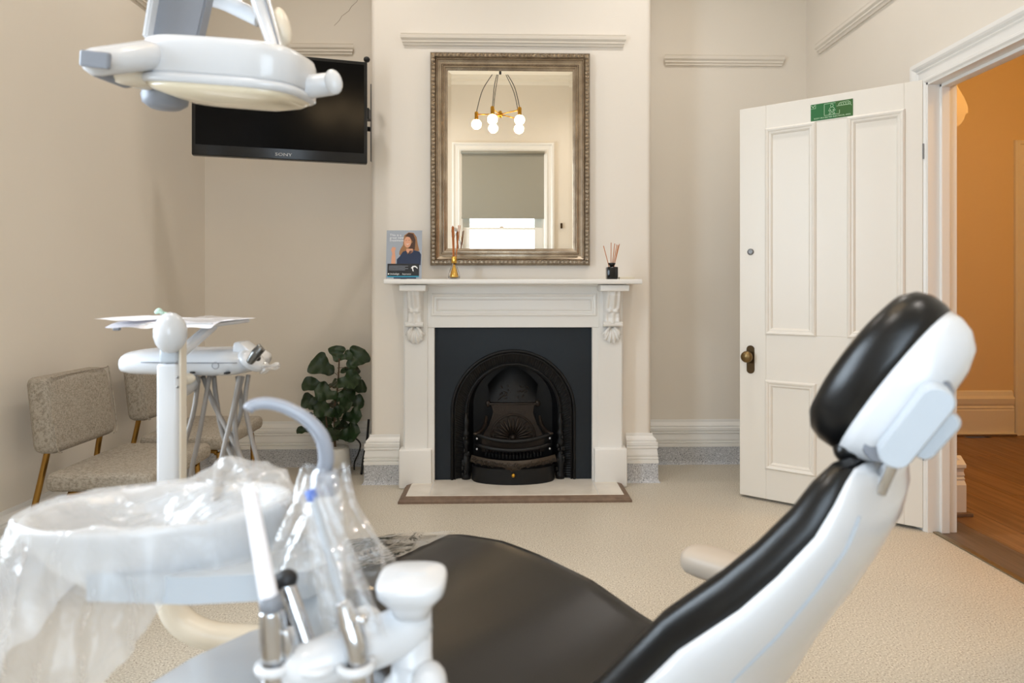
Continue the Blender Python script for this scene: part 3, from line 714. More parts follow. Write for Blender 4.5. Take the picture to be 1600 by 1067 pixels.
# ornate lip
def lip(u, v):
    t = 2 * u - 1; x = cxI + t * (.235 + .01 * v); q = 1 - t * t
    return Vector((x, YI - .03 - .095 * q - .012 * math.sin(v * PI), Zi(707) - .004 - .012 * q * 1.0 - v * (.038 + .02 * max(0, 1 - abs(t) * 4))))
m_lip = mat('worn_lip_iron', (62, 54, 46), .45, metal=.5, bump=(90, .5, .003))
lipo = obj('ornate_lip', grid(lip, 48, 6), m_lip, fi, smooth=True)
b = bmesh.new()
for i in range(90):
    u = R.random(); v = R.uniform(.25, .95); p = lip(u, v); a = R.uniform(0, PI)
    pts = [(p.x + .008 * math.cos(a + t_) * (1 - t_ / 7), p.y - .006, p.z + .008 * math.sin(a + t_) * (1 - t_ / 7)) for t_ in (0, 1.2, 2.4, 3.6)]
    tube(pts, .0018, b, seg=4, n=2)
o = obj('lip_scrollwork', b, m_lip, lipo, smooth=True); o['kind'] = 'stuff'
# ash pan front
def pan(u, v):
    t = 2 * u - 1; q = math.sqrt(max(0, 1 - t * t)); return Vector((cxI + t * .235, YI - .005 - .12 * q, hz + .085 * (1 - v)))
po_ = obj('ash_pan', grid(pan, 36, 3), m_black, fi, smooth=True)
obj('pan_top', prism([(cxI + .235 * math.cos(a), YI - .005 - .12 * math.sin(a)) for a in [PI * i / 24 for i in range(25)]], lambda u, v, t: (u, v, t), hz + .083, hz + .086), m_black, fi)
obj('pan_knob', ellip(at(802, 743, YI - .132), (.011, .011, .012), seg=14), m_brass, po_, smooth=True, label='small round brass knob')
# ================================================================ MIRROR
YM = 3.93
mir = thing('wall_mirror', 'tall rectangular mirror with ornate antique silver frame above mantel', 'mirror', (atx(797, YM), YM, atz(414, 3.9)))
mx0, mx1, mz0, mz1 = atx(672, 3.89), atx(922, 3.89), atz(414.5, 3.89), atz(82, 3.89)
obj('outer_frame', frame(mx0, mx1, mz0, mz1, YM, [(0, 0), (0, .035), (.004, .045), (.012, .052), (.026, .050), (.031, .042)]), m_silver, mir, autos=A30)
obj('inner_frame', frame(mx0, mx1, mz0, mz1, YM, [(.031, .042), (.034, .036), (.036, .040), (.039, .038), (.042, .028), (.052, .022), (.062, .024), (.068, .034), (.072, .036), (.075, .028), (.078, .028), (.080, .032), (.083, .030), (.085, .022), (.096, .016), (.098, .010)]), m_silver2, mir, autos=A30)
# carved leaf border: repeated leaves
b = bmesh.new()
def leafrow(p0, p1, n, nd):
    for i in range(n):
        t = (i + .5) / n; p = Vector(p0).lerp(Vector(p1), t); d = (Vector(p1) - Vector(p0)).normalized(); nn = Vector((0, -1, 0)).cross(d)
        for s in (-1, 1):
            a = math.atan2(d.z, d.x) + s * .6
            ellip(p + nn * s * .005, (.011, .005, .0042), b, M=Matrix.Rotation(-a, 3, 'Y'), seg=6)
hw_ = .019
leafrow((mx0 + hw_, YM - .051, mz0 + .02), (mx0 + hw_, YM - .051, mz1 - .02), 52, 1); leafrow((mx1 - hw_, YM - .051, mz0 + .02), (mx1 - hw_, YM - .051, mz1 - .02), 52, 1)
leafrow((mx0 + .02, YM - .051, mz0 + hw_), (mx1 - .02, YM - .051, mz0 + hw_), 38, 1); leafrow((mx0 + .02, YM - .051, mz1 - hw_), (mx1 - .02, YM - .051, mz1 - hw_), 38, 1)
o = obj('carved_border', b, m_silver, mir, smooth=True); o['kind'] = 'stuff'
gx0, gx1, gz0, gz1 = mx0 + .096, mx1 - .096, mz0 + .096, mz1 - .096
bv = .022
obj('mirror_glass', box(gx0 + bv, gx1 - bv, YM - .013, YM - .008, gz0 + bv, gz1 - bv), m_mirror, mir)
obj('bevelled_edge', frame(gx0, gx1, gz0, gz1, YM - .008, [(0, .0038), (bv, .005)]), m_mirror, mir)
# ================================================================ ITEMS ON MANTEL
# leaflet stand
lp = thing('display_card', 'upright advertising card with smiling long-haired woman in navy top', 'card', (atx(631, 3.74), 3.74, SH))
lx0, lx1 = atx(603.5, 3.73), atx(659, 3.73); lz0, lz1 = SH + .002, atz(360, 3.73)
lean = .03
def Lc(u, v, off=0): return Vector((lx0 + (lx1 - lx0) * u, 3.715 + lean * v - off, lz0 + (lz1 - lz0) * v))
mcg = mat('print_grey', (160, 168, 180), .25); mcb = mat('print_charcoal', (38, 40, 44), .25); mct = mat('print_teal', (30, 140, 170), .3)
mcs = mat('print_skin', (214, 158, 128), .3); mch = mat('print_blonde', (150, 108, 70), .3); mcn = mat('print_navy', (30, 46, 76), .3); mcw = mat('print_white', (240, 242, 244), .3); mch2 = mat('print_dark_hair', (70, 46, 34), .3)
bm = bmesh.new(); add(bm, [Lc(0, 0), Lc(1, 0), Lc(1, 1), Lc(0, 1), Lc(0, 0, -.002), Lc(1, 0, -.002), Lc(1, 1, -.002), Lc(0, 1, -.002)], [(0, 1, 2, 3), (7, 6, 5, 4), (0, 4, 5, 1), (1, 5, 6, 2), (2, 6, 7, 3), (3, 7, 4, 0)])
obj('card', bm, mcg, lp)
obj('easel_strut', box(atx(628, 3.8), atx(636, 3.8), 3.745, 3.80, SH + .001, SH + .004, .001), mcb, lp)
def pp(nm, pts, m, off):
    bm = bmesh.new(); n = len(pts)
    add(bm, [Lc(u, v, off) for u, v in pts], [tuple(range(n))]); return obj(nm, bm, m, lp)
def blob(cx_, cy_, rx_, ry_, n=18): return [(cx_ + rx_ * math.cos(2 * PI * i / n), cy_ + ry_ * math.sin(2 * PI * i / n)) for i in range(n)]
pp('print_hair', [(.40, .62), (.37, .56), (.36, .50), (.44, .47), (.60, .50), (.80, .55), (.93, .58), (.88, .72), (.85, .86), (.76, .95), (.62, .96), (.50, .90), (.47, .80), (.47, .70)], mch, .0006)
pp('print_hair_shade', [(.60, .64), (.72, .60), (.80, .60), (.82, .80), (.75, .93), (.62, .95), (.52, .88), (.66, .86), (.74, .76)], mch2, .0008)
pp('print_neck', [(.56, .62), (.74, .62), (.76, .56), (.66, .50), (.56, .57)], mcs, .001)
pp('print_face', blob(.595, .755, .10, .115), mcs, .0012)
pp('print_smile', [(.54, .725), (.60, .705), (.655, .735), (.60, .715)], mcw, .0014)
pp('print_eyes', [(.535, .79), (.57, .80), (.57, .793), (.535, .783)], mch2, .0014); pp('print_eyes', [(.62, .80), (.66, .805), (.66, .797), (.62, .792)], mch2, .0014)
pp('print_arm', [(.14, .30), (.26, .30), (.26, .45), (.24, .56), (.27, .64), (.18, .66), (.13, .60), (.17, .52), (.15, .44)], mcs, .001)
pp('print_top', [(.30, .30), (.97, .28), (.98, .50), (.93, .56), (.78, .59), (.66, .58), (.60, .50), (.56, .58), (.47, .56), (.38, .46), (.30, .40)], mcn, .0010)
pp('print_band', [(.04, .06), (.93, .06), (.93, .31), (.04, .31)], mcb, .0016); pp('print_stripe', [(.04, .035), (.93, .035), (.93, .06), (.04, .06)], mct, .0016)
pp('print_foot', [(.22, 0), (.85, 0), (.85, .03), (.22, .03)], mcn, .0016)
pp('print_aligner', [(.70, .22), (.74, .26), (.82, .27), (.88, .24), (.89, .20), (.85, .23), (.80, .245), (.76, .23), (.78, .15), (.75, .16), (.73, .21)], mcw, .0019)
def lt(body, size, u, v, m=mcw):
    p = Lc(u, v, .002); t = text('print_text', body, size, m, None, p, (PI / 2 - .11, 0, 0), ext=0); t.parent = lp; t.matrix_parent_inverse = Matrix.Translation(-lp.location)
lt('This is a', .019, .09, .88); lt('great new', .019, .09, .825); lt('treatment', .019, .09, .77)
lt('invisalign', .014, .12, .085); lt('Experience', .0105, .46, .087); 
pp('print_dot', blob(.075, .10, .02, .016, 10), mcw, .0019)
for q in range(4): pp('print_rule', [(.08, .265 - q * .026), (.62 - .08 * (q % 2), .265 - q * .026), (.62 - .08 * (q % 2), .258 - q * .026), (.08, .258 - q * .026)], mcg, .0019)
# gold reed diffuser
def reeds(th, base_, tips, r=.0022, m=m_amber):
    for i, t_ in enumerate(tips): obj('reed', tube([base_[i], t_], r, smooth=False, seg=6), m, th)
gc = at(709.5, 433, 3.74)
gd = thing('gold_reed_diffuser', 'clear conical reed diffuser with gold collar standing before mirror', 'diffuser', (gc.x, 3.74, SH))
obj('glass_bottle', lathe([(0, .0), (.031, .0), (.033, .004), (.030, .03), (.018, .065), (.012, .078), (.012, .092), (.010, .092), (.010, .078), (.015, .063), (.027, .03), (.029, .006), (0, .005)], (gc.x, 3.74, SH + .001), 24), m_glass, gd, smooth=True)
obj('gold_cone', lathe([(0, .0), (.025, .0), (.023, .012), (.013, .05), (.009, .058), (.004, .085), (0, .086)], (gc.x, 3.74, SH + .007), 24), m_gold, gd, smooth=True)
obj('collar', lathe([(.0, .088), (.014, .088), (.015, .09), (.015, .122), (.014, .124), (.009, .124), (.009, .118), (0, .118)], (gc.x, 3.74, SH), 24), m_gold, gd, autos=A30)
tips = [at(707 + i * 1.0, 352.5 + (i % 3), 3.74 + .004 * i) for i in range(-1, 3)] + [at(719, 352, 3.75), at(716.5, 352, 3.73)]
reeds(gd, [Vector((gc.x + .002 * (i - 2), 3.74, SH + .07)) for i in range(6)], tips)
# black reed diffuser
bc = at(956, 433, 3.74)
bd = thing('black_reed_diffuser', 'square black glass reed diffuser at the right end of mantel', 'diffuser', (bc.x, 3.74, SH))
hwd = .030
obj('bottle', box(bc.x - hwd, bc.x + hwd, 3.74 - hwd, 3.74 + hwd, SH + .001, SH + .068, .005, seg=3), m_blackglass, bd, autos=A30)
obj('neck', lathe([(.012, .066), (.012, .074), (.020, .084), (.021, .090), (.013, .091), (.012, .07)], (bc.x, 3.74, SH), 20), m_blackglass, bd, smooth=True)
reeds(bd, [Vector((bc.x + .003 * (i - 2.5), 3.74 + .003 * (i % 2), SH + .04)) for i in range(6)], [at(943, 384, 3.74), at(955, 379, 3.76), at(960.5, 380.5, 3.73), at(964, 382, 3.75), at(968, 381, 3.72), at(966, 383, 3.77)])
bx = at(979, 431, 3.74)
tag(obj('matchbox', box(bx.x - .042, bx.x + .042, 3.72, 3.76, SH + .0005, SH + .013, .002), mat('beige_card', (206, 196, 176), .6)), 'small flat beige box lying beside black diffuser', 'box')
# ================================================================ TELEVISION
tl, tr = Vector(at(299, 242, 3.5)), Vector(at(574, 255, 3.73)); tw = (Vector((tr.x, tr.y)) - Vector((tl.x, tl.y))).length; ta = math.atan2(tr.y - tl.y, tr.x - tl.x)
tz0 = 1.790; thh = .553
tv = thing('television', 'wall-mounted black flat television angled in the left alcove', 'television', (tl.x, tl.y, tz0), ta)
obj('casing', box(0, tw, 0, .045, 0, thh, .006, seg=2), m_tvplastic, tv, local=True, autos=A30)
obj('screen', box(.018, tw - .018, -.0015, .001, .055, thh - .018), m_tvscreen, tv, local=True)
obj('back_bulge', box(.15, tw - .15, .04, .085, .08, thh - .12, .012), m_tvplastic, tv, local=True)
t = text('maker_logo', 'SONY', .022, m_logo, tv, (tw / 2 + .005, -.0015, .018), (PI / 2, 0, 0), 'CENTER', sx=1.45)
# wall bracket in the corner next to the breast
tb = thing('television_bracket', 'black metal bracket fixing television edge to the breast side', 'bracket', (BX0, 4.0, 2.0))
e = at(575, 190, 3.78)
b = box(BX0 - .012, BX0 - .001, 3.98, 4.12, 1.85, 2.30, .002); obj('wall_plate', b, m_grey_metal, tb)
mid = Vector((tl.x + (tr.x - tl.x) * .5, tl.y + (tr.y - tl.y) * .5, 2.04))
nrm = Vector((-math.sin(ta), math.cos(ta), 0))
obj('arm', tube([(BX0 - .01, 4.05, 2.05), tuple(mid + nrm * .17 + Vector((.12, .02, 0)))], .014, smooth=False, seg=8), m_dark, tb); obj('arm', tube([tuple(mid + nrm * .17 + Vector((.12, .02, 0))), tuple(mid + nrm * .09)], .014, smooth=False, seg=8), m_dark, tb)
c1 = at(573, 93, 3.78); obj('corner_clip', ellip((c1.x, c1.y, c1.z), (.018, .02, .016), seg=10), m_dark, tb, smooth=True)
c1 = at(574, 178, 3.80); obj('corner_clip', box(c1.x - .012, c1.x + .012, c1.y - .02, c1.y + .05, c1.z - .03, c1.z + .03, .004), m_dark, tb)
# ================================================================ POTTED FIG
PY = 4.02
pc = fl(522, 741); pc = Vector((pc.x, pc.y + .02, 0)); PY = pc.y
pf = thing('potted_fig', 'fiddle-leaf fig in white tapered pot beside the chimney breast', 'plant', pc)
ph = atz(698, PY)
obj('pot', lathe([(0, 0), (.068, 0), (.070, .005), (.068, .028), (.066, .032), (.092, .045), (.094, .05), (.083, ph - .004), (.081, ph), (.076, ph), (.078, .16), (.0, .16)], pc, 32), m_pot, pf, autos=A30)
obj('soil', lathe([(0, ph - .012), (.077, ph - .012), (.077, ph - .02), (0, ph - .02)], pc, 20), m_soil, pf)
stem = [Vector((pc.x, PY, ph - .02)), at(523, 640, PY), at(528, 600, PY), at(530, 560, PY)]
obj('stem', tube(stem, [.008, .006, .004], seg=8), m_stem, pf, smooth=True)
obj('stem', tube([Vector((pc.x - .02, PY, ph - .02)), at(510, 660, PY - .02), at(508, 615, PY - .02)], [.006, .004], seg=8), m_stem, pf, smooth=True)
def leafmesh(seedv):
    r = random.Random(seedv); ph_ = r.uniform(0, 6)
    def f(u, v):
        t = v; P_ = [(0, .02), (.06, .17), (.15, .25), (.28, .25), (.38, .27), (.55, .42), (.72, .52), (.85, .50), (.93, .38), (.98, .18), (1, .02)]
        for (a0, b0), (a1, b1) in zip(P_, P_[1:]):
            if t <= a1: wdt = b0 + (b1 - b0) * (t - a0) / (a1 - a0); break
        wdt *= 1.18 + .03 * math.sin(t * 24 + (3 if u > .5 else 0)) * (abs(u - .5) * 2) ** 2
        x = (u - .5) * 2 * wdt
        z = .18 * (abs(u - .5) * 2) ** 1.3 * wdt + .045 * math.sin(t * 17 + ph_ + (1.5 if u > .5 else 0)) * (abs(u - .5) * 2) ** 1.5 - .22 * t * t + .03 * math.sin(9 * t)
        return Vector((x, t, z))
    b = grid(f, 8, 22); return b
def leaf_at(base_, tip, width, up):
    base_ = Vector(base_); tip = Vector(tip); L = (tip - base_).length; y = (tip - base_).normalized(); z = (Vector(up) - y * y.dot(Vector(up))).normalized(); x = y.cross(z)
    M = Matrix(((x.x * width, y.x * L, z.x * L, base_.x), (x.y * width, y.y * L, z.y * L, base_.y), (x.z * width, y.z * L, z.z * L, base_.z), (0, 0, 0, 1)))
    b = leafmesh(R.random()); b.transform(M); obj('leaf', b, m_leaf, pf, smooth=True)
zs = 4.105
specs = [(355,135,60,75,0),(410,150,60,50,.0),(478,168,100,110,.02),(262,215,120,115,0),(440,235,95,70,.06),(215,332,125,75,-.01),(290,390,105,95,-.04),(418,308,120,95,-.03),(480,350,90,75,.03),
 (400,400,100,90,0),(190,440,100,75,0),(235,460,90,65,-.03),(470,445,80,70,.02),(182,520,75,22,0),(285,500,110,80,-.05),(445,535,90,90,-.02),(265,560,100,75,.03),(140,625,65,40,-.02),(240,600,85,60,.02),
 (415,650,120,95,-.05),(320,665,110,90,-.06),(345,585,90,70,-.07),(300,620,90,70,0),(380,480,110,80,-.03),(330,455,100,70,.05),(330,330,80,60,.06),(390,600,90,70,.05),(300,540,100,60,.06),(360,520,90,60,-.06),(440,600,60,50,.05)]
for (lx, ly, lw_, lh, dy) in specs:
    px, py = 440 + lx / zs, 520 + ly / zs
    sp = 527 - max(0, (py - 600)) * .06
    ctr = at(px, py, PY + dy)
    by = py + (6 if lh < 100 else 14); base_ = at(sp, min(by, 690), PY + dy * .2)
    d = (ctr - base_); 
    L = max(lw_, lh) / zs / 1067 * PY * 1.42; wd = min(1.05, max(.5, lh / lw_)) * L * .80
    dn = d.normalized() if d.length > .02 else Vector((R.uniform(-.3, .3), -.5, .5)).normalized()
    if lh > lw_: dn = (dn + Vector((0, 0, .8))).normalized()
    st = ctr - dn * L * .5
    upv = Vector((R.uniform(-.25, .25), -1, R.uniform(.25, .9))) if lh > 30 else Vector((0, -.25, 1))
    leaf_at(st, ctr + dn * L * .5, wd, upv)
    bb = tube([base_, base_.lerp(st, .5) + Vector((0, 0, .005)), st + dn * L * .05], .0018, seg=5, n=2); obj('leaf_stalk', bb, m_stem, pf, smooth=True)
# cords behind the plant
tag(obj('power_cord', tube([at(551, 683, 4.18), at(557, 686, 4.2), at(563, 694, 4.2), at(560, 708, 4.2), at(554, 722, 4.2), Vector((atx(554, 4.2), 4.19, .006))], .005, seg=8), m_cord, smooth=True), 'thin black cord looping down beside the fig pot', 'cord')
tag(obj('thick_cable', tube([at(576, 655, 4.22), at(573, 690, 4.2), at(568, 715, 4.16), at(565, 736, 4.12), Vector((atx(564.5, 4.1), 4.1, .008))], .007, seg=8), m_cord, smooth=True), 'thick black cable running down against chimney breast side', 'cable')
# ================================================================ VISITOR CHAIRS
def rbox(x0, x1, y0, y1, z0, z1, bev, seg=4): return box(x0, x1, y0, y1, z0, z1, bev, seg=seg)
def chair(Y0, label):
    c = thing('visitor_chair', label, 'chair', (-1.5, Y0 + .205, 0), 0, 'tweed visitor chairs along the left wall')
    # local coords: x forward (room), y across
    hw = .26; hb_ = .20
    b = bmesh.new()
    def side(sz, zz): pass
    # backrest: rounded, slightly reclined slab
    b = rbox(-.048, .048, -hb_, hb_, 0, .285, .030)
    for v in b.verts:
        v.co.x += -.195; t = v.co.z / .285
        v.co.x += -.035 * t - .012 * (1 - (v.co.y / hb_) ** 2)
        v.co.y *= (.97 + .0 * t) if t > .5 else 1.0
        v.co.z += .495
    bk = obj('backrest', b, m_tweed, c, local=True, autos=A30)
    obj('piping', tube([(-.150, -hb_ + .03, .50), (-.152, -hb_ + .004, .53), (-.181, -hb_ + .010, .76), (-.184, -hb_ + .04, .777), (-.196, 0, .779), (-.184, hb_ - .04, .777), (-.181, hb_ - .010, .76), (-.152, hb_ - .004, .53), (-.150, hb_ - .03, .50)], .0025, seg=6, n=4), m_tweed, bk, local=True, smooth=True)
    b = rbox(-.16, .225, -hw, hw, .372, .440, .024)
    for v in b.verts:
        if v.co.z > .41: v.co.z += .014 * (1 - (v.co.y / hw) ** 2) * (1 - ((v.co.x) / .2) ** 2)
    obj('seat', b, m_tweed, c, local=True, autos=A30)
    for s in (-1, 1):
        y = s * (hw - .05); yb = s * (hb_ - .03)
        obj('back_leg', tube([(-.20, yb, .52), (-.215, yb, .45), (-.26, yb + s * .02, .2), (-.29, yb + s * .03, .012)], .011, seg=10), m_chairgold, c, local=True, smooth=True)
        obj('side_frame', tube([(-.10, y, .0), (-.10, y, .30), (-.095, y, .343), (-.07, y, .361), (.14, y, .361), (.17, y, .350), (.183, y, .32), (.185, y, .0)], .011, seg=10, n=5), m_chairgold, c, local=True, smooth=True)
    obj('cross_bar', tube([(-.205, -hb_ + .03, .505), (-.205, hb_ - .03, .505)], .009, smooth=False, seg=8), m_chairgold, c, local=True, smooth=True)
    return c
chair(2.56, 'grey tweed chair with gold legs nearest the camera on left wall')
chair(3.20, 'grey tweed chair with gold legs, behind the delivery unit near corner')
# ================================================================ DELIVERY UNIT
du_ = thing('delivery_unit', 'white dental delivery unit on a post with hanging grey hoses', 'dental unit', (atx(265, 1.3), 1.3, .45))
p0 = at(264, 548, 1.30)
pw_ = .0245
pxa, pxb = at(243, 600, 1.285).x, at(276, 600, 1.285).x
obj('post', box(pxa, pxb, 1.285, 1.315, .56, atz(566, 1.3), .006, seg=3), m_dental, du_, autos=A30)
obj('post', box(pxa + .004, pxb - .002, 1.288, 1.312, atz(565, 1.3), atz(540, 1.3), .005, seg=3), m_lgrey, du_, autos=A30)
obj('post_cover', box(pxb - .002, pxb + .003, 1.295, 1.32, atz(930, 1.3), atz(528, 1.3), .002), m_cream, du_)
ep = at(266, 520, 1.27)
obj('joint_cap', ellip(ep, (.0285, .03, .038), seg=28), m_dental, du_, smooth=True, label='glossy white egg-shaped joint cap')
for yy in (589.5, 604.5): 
    q = at(277.5, yy, 1.274); obj('screw', ellip(q, (.0028, .002, .0028), seg=8), m_steel, du_, smooth=True)
obj('pivot_knob', ellip(at(290, 592, 1.36), (.018, .02, .012), seg=12), m_cream, du_, smooth=True)
obj('support_arm', tube([at(268, 612, 1.33), at(290, 608, 1.42), at(303, 596, 1.5)], .014, seg=10, round_ends=True), m_dental, du_, smooth=True)
obj('base_arm', tube([at(264, 895, 1.3), at(264, 925, 1.3), at(270, 950, 1.3), at(286, 973, 1.3), at(315, 989, 1.3), at(360, 997, 1.31), at(450, 999, 1.33)], .026, seg=16, n=5), m_cream, du_, smooth=True, label='cream curved tube arm below the bowl')
# instrument head: lofted lozenge along x
YH = 1.55
secs = []
for (px, yt, yb, hd) in ((212, 560, 575, .05), (214, 554, 580, .075), (220, 550, 584, .09), (236, 548.5, 586, .10), (275, 547.5, 587, .10), (310, 548, 588, .10), (345, 547, 589, .10), (372, 546, 588.5, .098), (395, 549, 585, .09), (408, 557, 578, .07), (412, 564, 571, .03)):
    a = at(px, yt, YH - .06); c_ = at(px, yb, YH - .06); zt_, zb_ = a.z, c_.z; zm_ = (zt_ + zb_) / 2; hh = (zt_ - zb_) / 2; n = 20; x = at(px, 560, YH).x
    secs.append([Vector((x, YH + hd * math.copysign(abs(math.cos(2 * PI * k / n)) ** .6, math.cos(2 * PI * k / n)), zm_ + hh * math.copysign(abs(math.sin(2 * PI * k / n)) ** .75, math.sin(2 * PI * k / n)))) for k in range(n)])
head = obj('instrument_head', loft(secs), m_dental, du_, smooth=True)
obj('seam', tube([at(220, 566, YH - .098), at(290, 567, YH - .105), at(370, 567, YH - .103)], .0012, seg=5), m_dgrey, head, smooth=True)
obj('badge', tube([at(337, 571, YH - .1) + Vector((.007 * math.cos(a), -.002, .007 * math.sin(a))) for a in [2 * PI * i / 16 for i in range(17)]], .0008, smooth=False, seg=5), m_dgrey, head)
for px_, py_ in ((301, 582), (354, 583)): obj('port', box(at(px_ - 3.5, py_, YH - .095).x, at(px_ + 3.5, py_, YH - .095).x, YH - .1, YH - .085, at(px_, py_ + 1.6, YH - .095).z, at(px_, py_ - 1.4, YH - .095).z, .001), m_dark, head)
# instrument holder cup, tilted
Mh = Matrix.Rotation(math.radians(42), 3, 'Y')
q = at(394, 563, YH - .05)
obj('holder_cup', ellip(q, (.032, .045, .017), M=Mh, seg=24), m_dental, du_, smooth=True)
hb = [at(370, 534, YH - .04), at(379, 533, YH - .04), at(396, 550, YH - .05), at(388, 556, YH - .05), at(368, 548, YH - .04)]
obj('holder_lug', prism([(p.x, p.z) for p in hb], lambda u, v, t: (u, t, v), YH - .06, YH + .0, bev=.004), m_dental, du_, autos=A30)
hp_ = thing('handpiece', 'short grey metal handpiece resting in the white delivery unit holder', 'dental handpiece', q)
obj('handpiece_body', tube([at(390, 566, YH - .11), at(400, 552, YH - .115), at(409, 543, YH - .115)], [.0075, .011, .009], seg=10), m_steel, hp_, smooth=True)
obj('handpiece_tip', tube([at(407, 545, YH - .115), at(403.5, 538, YH - .115)], .0035, smooth=False, seg=8), m_steel, hp_, smooth=True)
obj('handpiece_clip', ellip(at(403, 560, YH - .10), (.006, .008, .006), seg=8), m_dark, hp_, smooth=True)
# bagged tip on the right end
def cone(u, v):
    a = at(408, 576, YH - .05); c_ = at(436, 571, YH - .05); r = (.012 + .004 * math.sin(v * 9)) * (1 - v * .5) * (1 if v > .02 else 1)
    p = a.lerp(c_, v); th = u * 2 * PI; k = 1 + .25 * math.sin(th * 5 + v * 6)
    return Vector((p.x, p.y + r * k * math.cos(th), p.z + r * .8 * k * math.sin(th)))
tag(obj('plastic_sleeve', grid(cone, 30, 8), film('sleeve_film_small', .1, .6, .35), smooth=True), 'crumpled clear plastic sleeve on right tip of delivery unit', 'plastic sleeve')
# hoses
hs = [[(310, 588), (303, 640), (287, 700), (280, 745), (284, 800), (300, 880)], [(327, 588), (320, 630), (307, 700), (298, 745), (300, 800), (310, 880)], [(317, 588), (333, 630), (355, 672), (376, 712), (384, 742), (375, 800), (340, 880)],
      [(334, 588), (338, 625), (347, 675), (363, 715), (374, 745), (365, 800), (335, 880)], [(374, 588), (364, 640), (352, 690), (342, 735), (332, 790), (322, 880)], [(379, 588), (367, 640), (370, 695), (380, 740), (372, 800), (335, 880)], [(388, 586), (383, 630), (392, 680), (405, 735), (402, 780), (350, 880)], [(371, 588), (377, 640), (362, 690), (370, 742), (356, 800), (330, 880)]]
for i, h_ in enumerate(hs):
    yy = YH - .07 + .012 * (i % 4)
    pts = [at(a, c_, yy - .02 * k_) for k_, (a, c_) in enumerate(h_)]
    obj('hose', tube(pts, .0052, seg=8, n=5), m_hose, du_, smooth=True)
obj('hose_manifold', box(at(305, 880, 1.4).x - .03, at(335, 880, 1.4).x + .02, 1.36, 1.46, atz(905, 1.4), atz(872, 1.4), .01), m_cream, du_, autos=A30)
# tray
ty = 1.42
tr_ = thing('instrument_tray', 'flat white tray fixed at the top of delivery post', 'tray', at(275, 500, ty))
zt_ = atz(505, ty)
trx0, trx1 = at(208, 500, ty).x, at(354, 500, ty).x
obj('tray_plate', box(trx0, trx1, ty - .07, ty + .13, zt_ - .004, zt_ + .004, .003), m_dental, tr_)
obj('tray_mount', tube([Vector((p0.x + .01, 1.33, zt_ - .05)), Vector((p0.x + .03, ty, zt_ - .004))], .011, smooth=False), m_dental, tr_)
obj('tray_handle', box(trx0 - .0, trx0 + .012, ty - .075, ty - .065, zt_ - .010, zt_ + .001, .002), m_dgrey, tr_)
rt = [thing('paper_liner', 'white paper liner with drooping edges spread over instrument tray', 'paper', at(275, 498, ty))]
def liner(u, v):
    x = trx0 - .006 + (trx1 - trx0 + .012) * u; y = ty - .09 + .24 * v
    dz = .006 + .0006 * math.sin(13 * u + 5 * v)
    if v < .15: dz -= (.15 - v) / .15 * (.009 + .0015 * math.sin(u * 21))
    return Vector((x, y, zt_ + dz))
obj('liner_sheet', grid(liner, 30, 10), m_paper, rt[0], smooth=True)
def liner2(u, v):
    x = at(192, 0, ty).x + (at(250, 0, ty).x - at(192, 0, ty).x) * u; y = ty - .10 + .2 * v
    return Vector((x, y, zt_ + .014 - .004 * u + .0008 * math.sin(9 * u + 4 * v)))
tag(obj('instrument_pouch', grid(liner2, 10, 6), m_paper, smooth=True), 'thin white pouch overhanging the left end of tray', 'pouch')
def liner3(u, v):
    x = at(290, 0, ty).x + (at(357, 0, ty).x - at(290, 0, ty).x) * u; y = ty - .08 + .2 * v
    return Vector((x, y, zt_ + .012 - .006 * u + .001 * math.sin(7 * u + 9 * v)))
tag(obj('instrument_pouch', grid(liner3, 10, 6), film('pouch_film', .15, .6, .5), smooth=True), 'clear plastic pouch lying on the right end of tray', 'pouch')
m_mint = mat('mint_plastic', (188, 220, 206), .4)
tag(obj('mint_wrap', tube([at(243, 489, ty - .02), at(248, 485.5, ty - .02), at(254, 489, ty), at(262, 491, ty)], [.003, .006, .004, .003], seg=8), m_mint, smooth=True), 'small crumpled pale green wrap on the tray above joint cap', 'wrap')
# ================================================================ OPERATING LIGHT
ol = thing('operating_light', 'large white glossy overhead dental operating light on ceiling arms', 'lamp', at(350, 110, 1.17))
OC = at(362, 106, 1.17)
Ro = Matrix.Rotation(math.radians(5.5), 3, 'Y') @ Matrix.Rotation(math.radians(-6), 3, 'Z') @ Matrix.Rotation(math.radians(5), 3, 'X')
def se(a, p): return math.copysign(abs(a) ** p, a)
def lring(rx_, ry_, z, n=40, p=.55, ox=0, oy=0): return [OC + Ro @ Vector((ox + rx_ * se(math.cos(2 * PI * k / n), p), oy + ry_ * se(math.sin(2 * PI * k / n), p), z)) for k in range(n)]
hxr, hyr = .134, .085
obj('lamp_housing', loft([lring(hxr * .6, hyr * .6, .034), lring(hxr * .88, hyr * .88, .031), lring(hxr * .96, hyr * .96, .026), lring(hxr * .99, hyr * .99, .016), lring(hxr, hyr, .004), lring(hxr, hyr, -.026), lring(hxr * .99, hyr * .99, -.028)]), m_dental, ol, smooth=True)
obj('lamp_rim', loft([lring(hxr * .985, hyr * .985, -.0275), lring(hxr * .985, hyr * .985, -.031), lring(hxr * 1.01, hyr * 1.01, -.032), lring(hxr * 1.01, hyr * 1.01, -.040), lring(hxr * .97, hyr * .97, -.044)]), m_dental, ol, smooth=True)
obj('lamp_lens', loft([lring(hxr * .96, hyr * .96, -.043), lring(hxr * .85, hyr * .85, -.052), lring(hxr * .6, hyr * .6, -.060), lring(hxr * .2, hyr * .2, -.063)]), m_frost, ol, smooth=True, label='cream translucent lens under the lamp head')
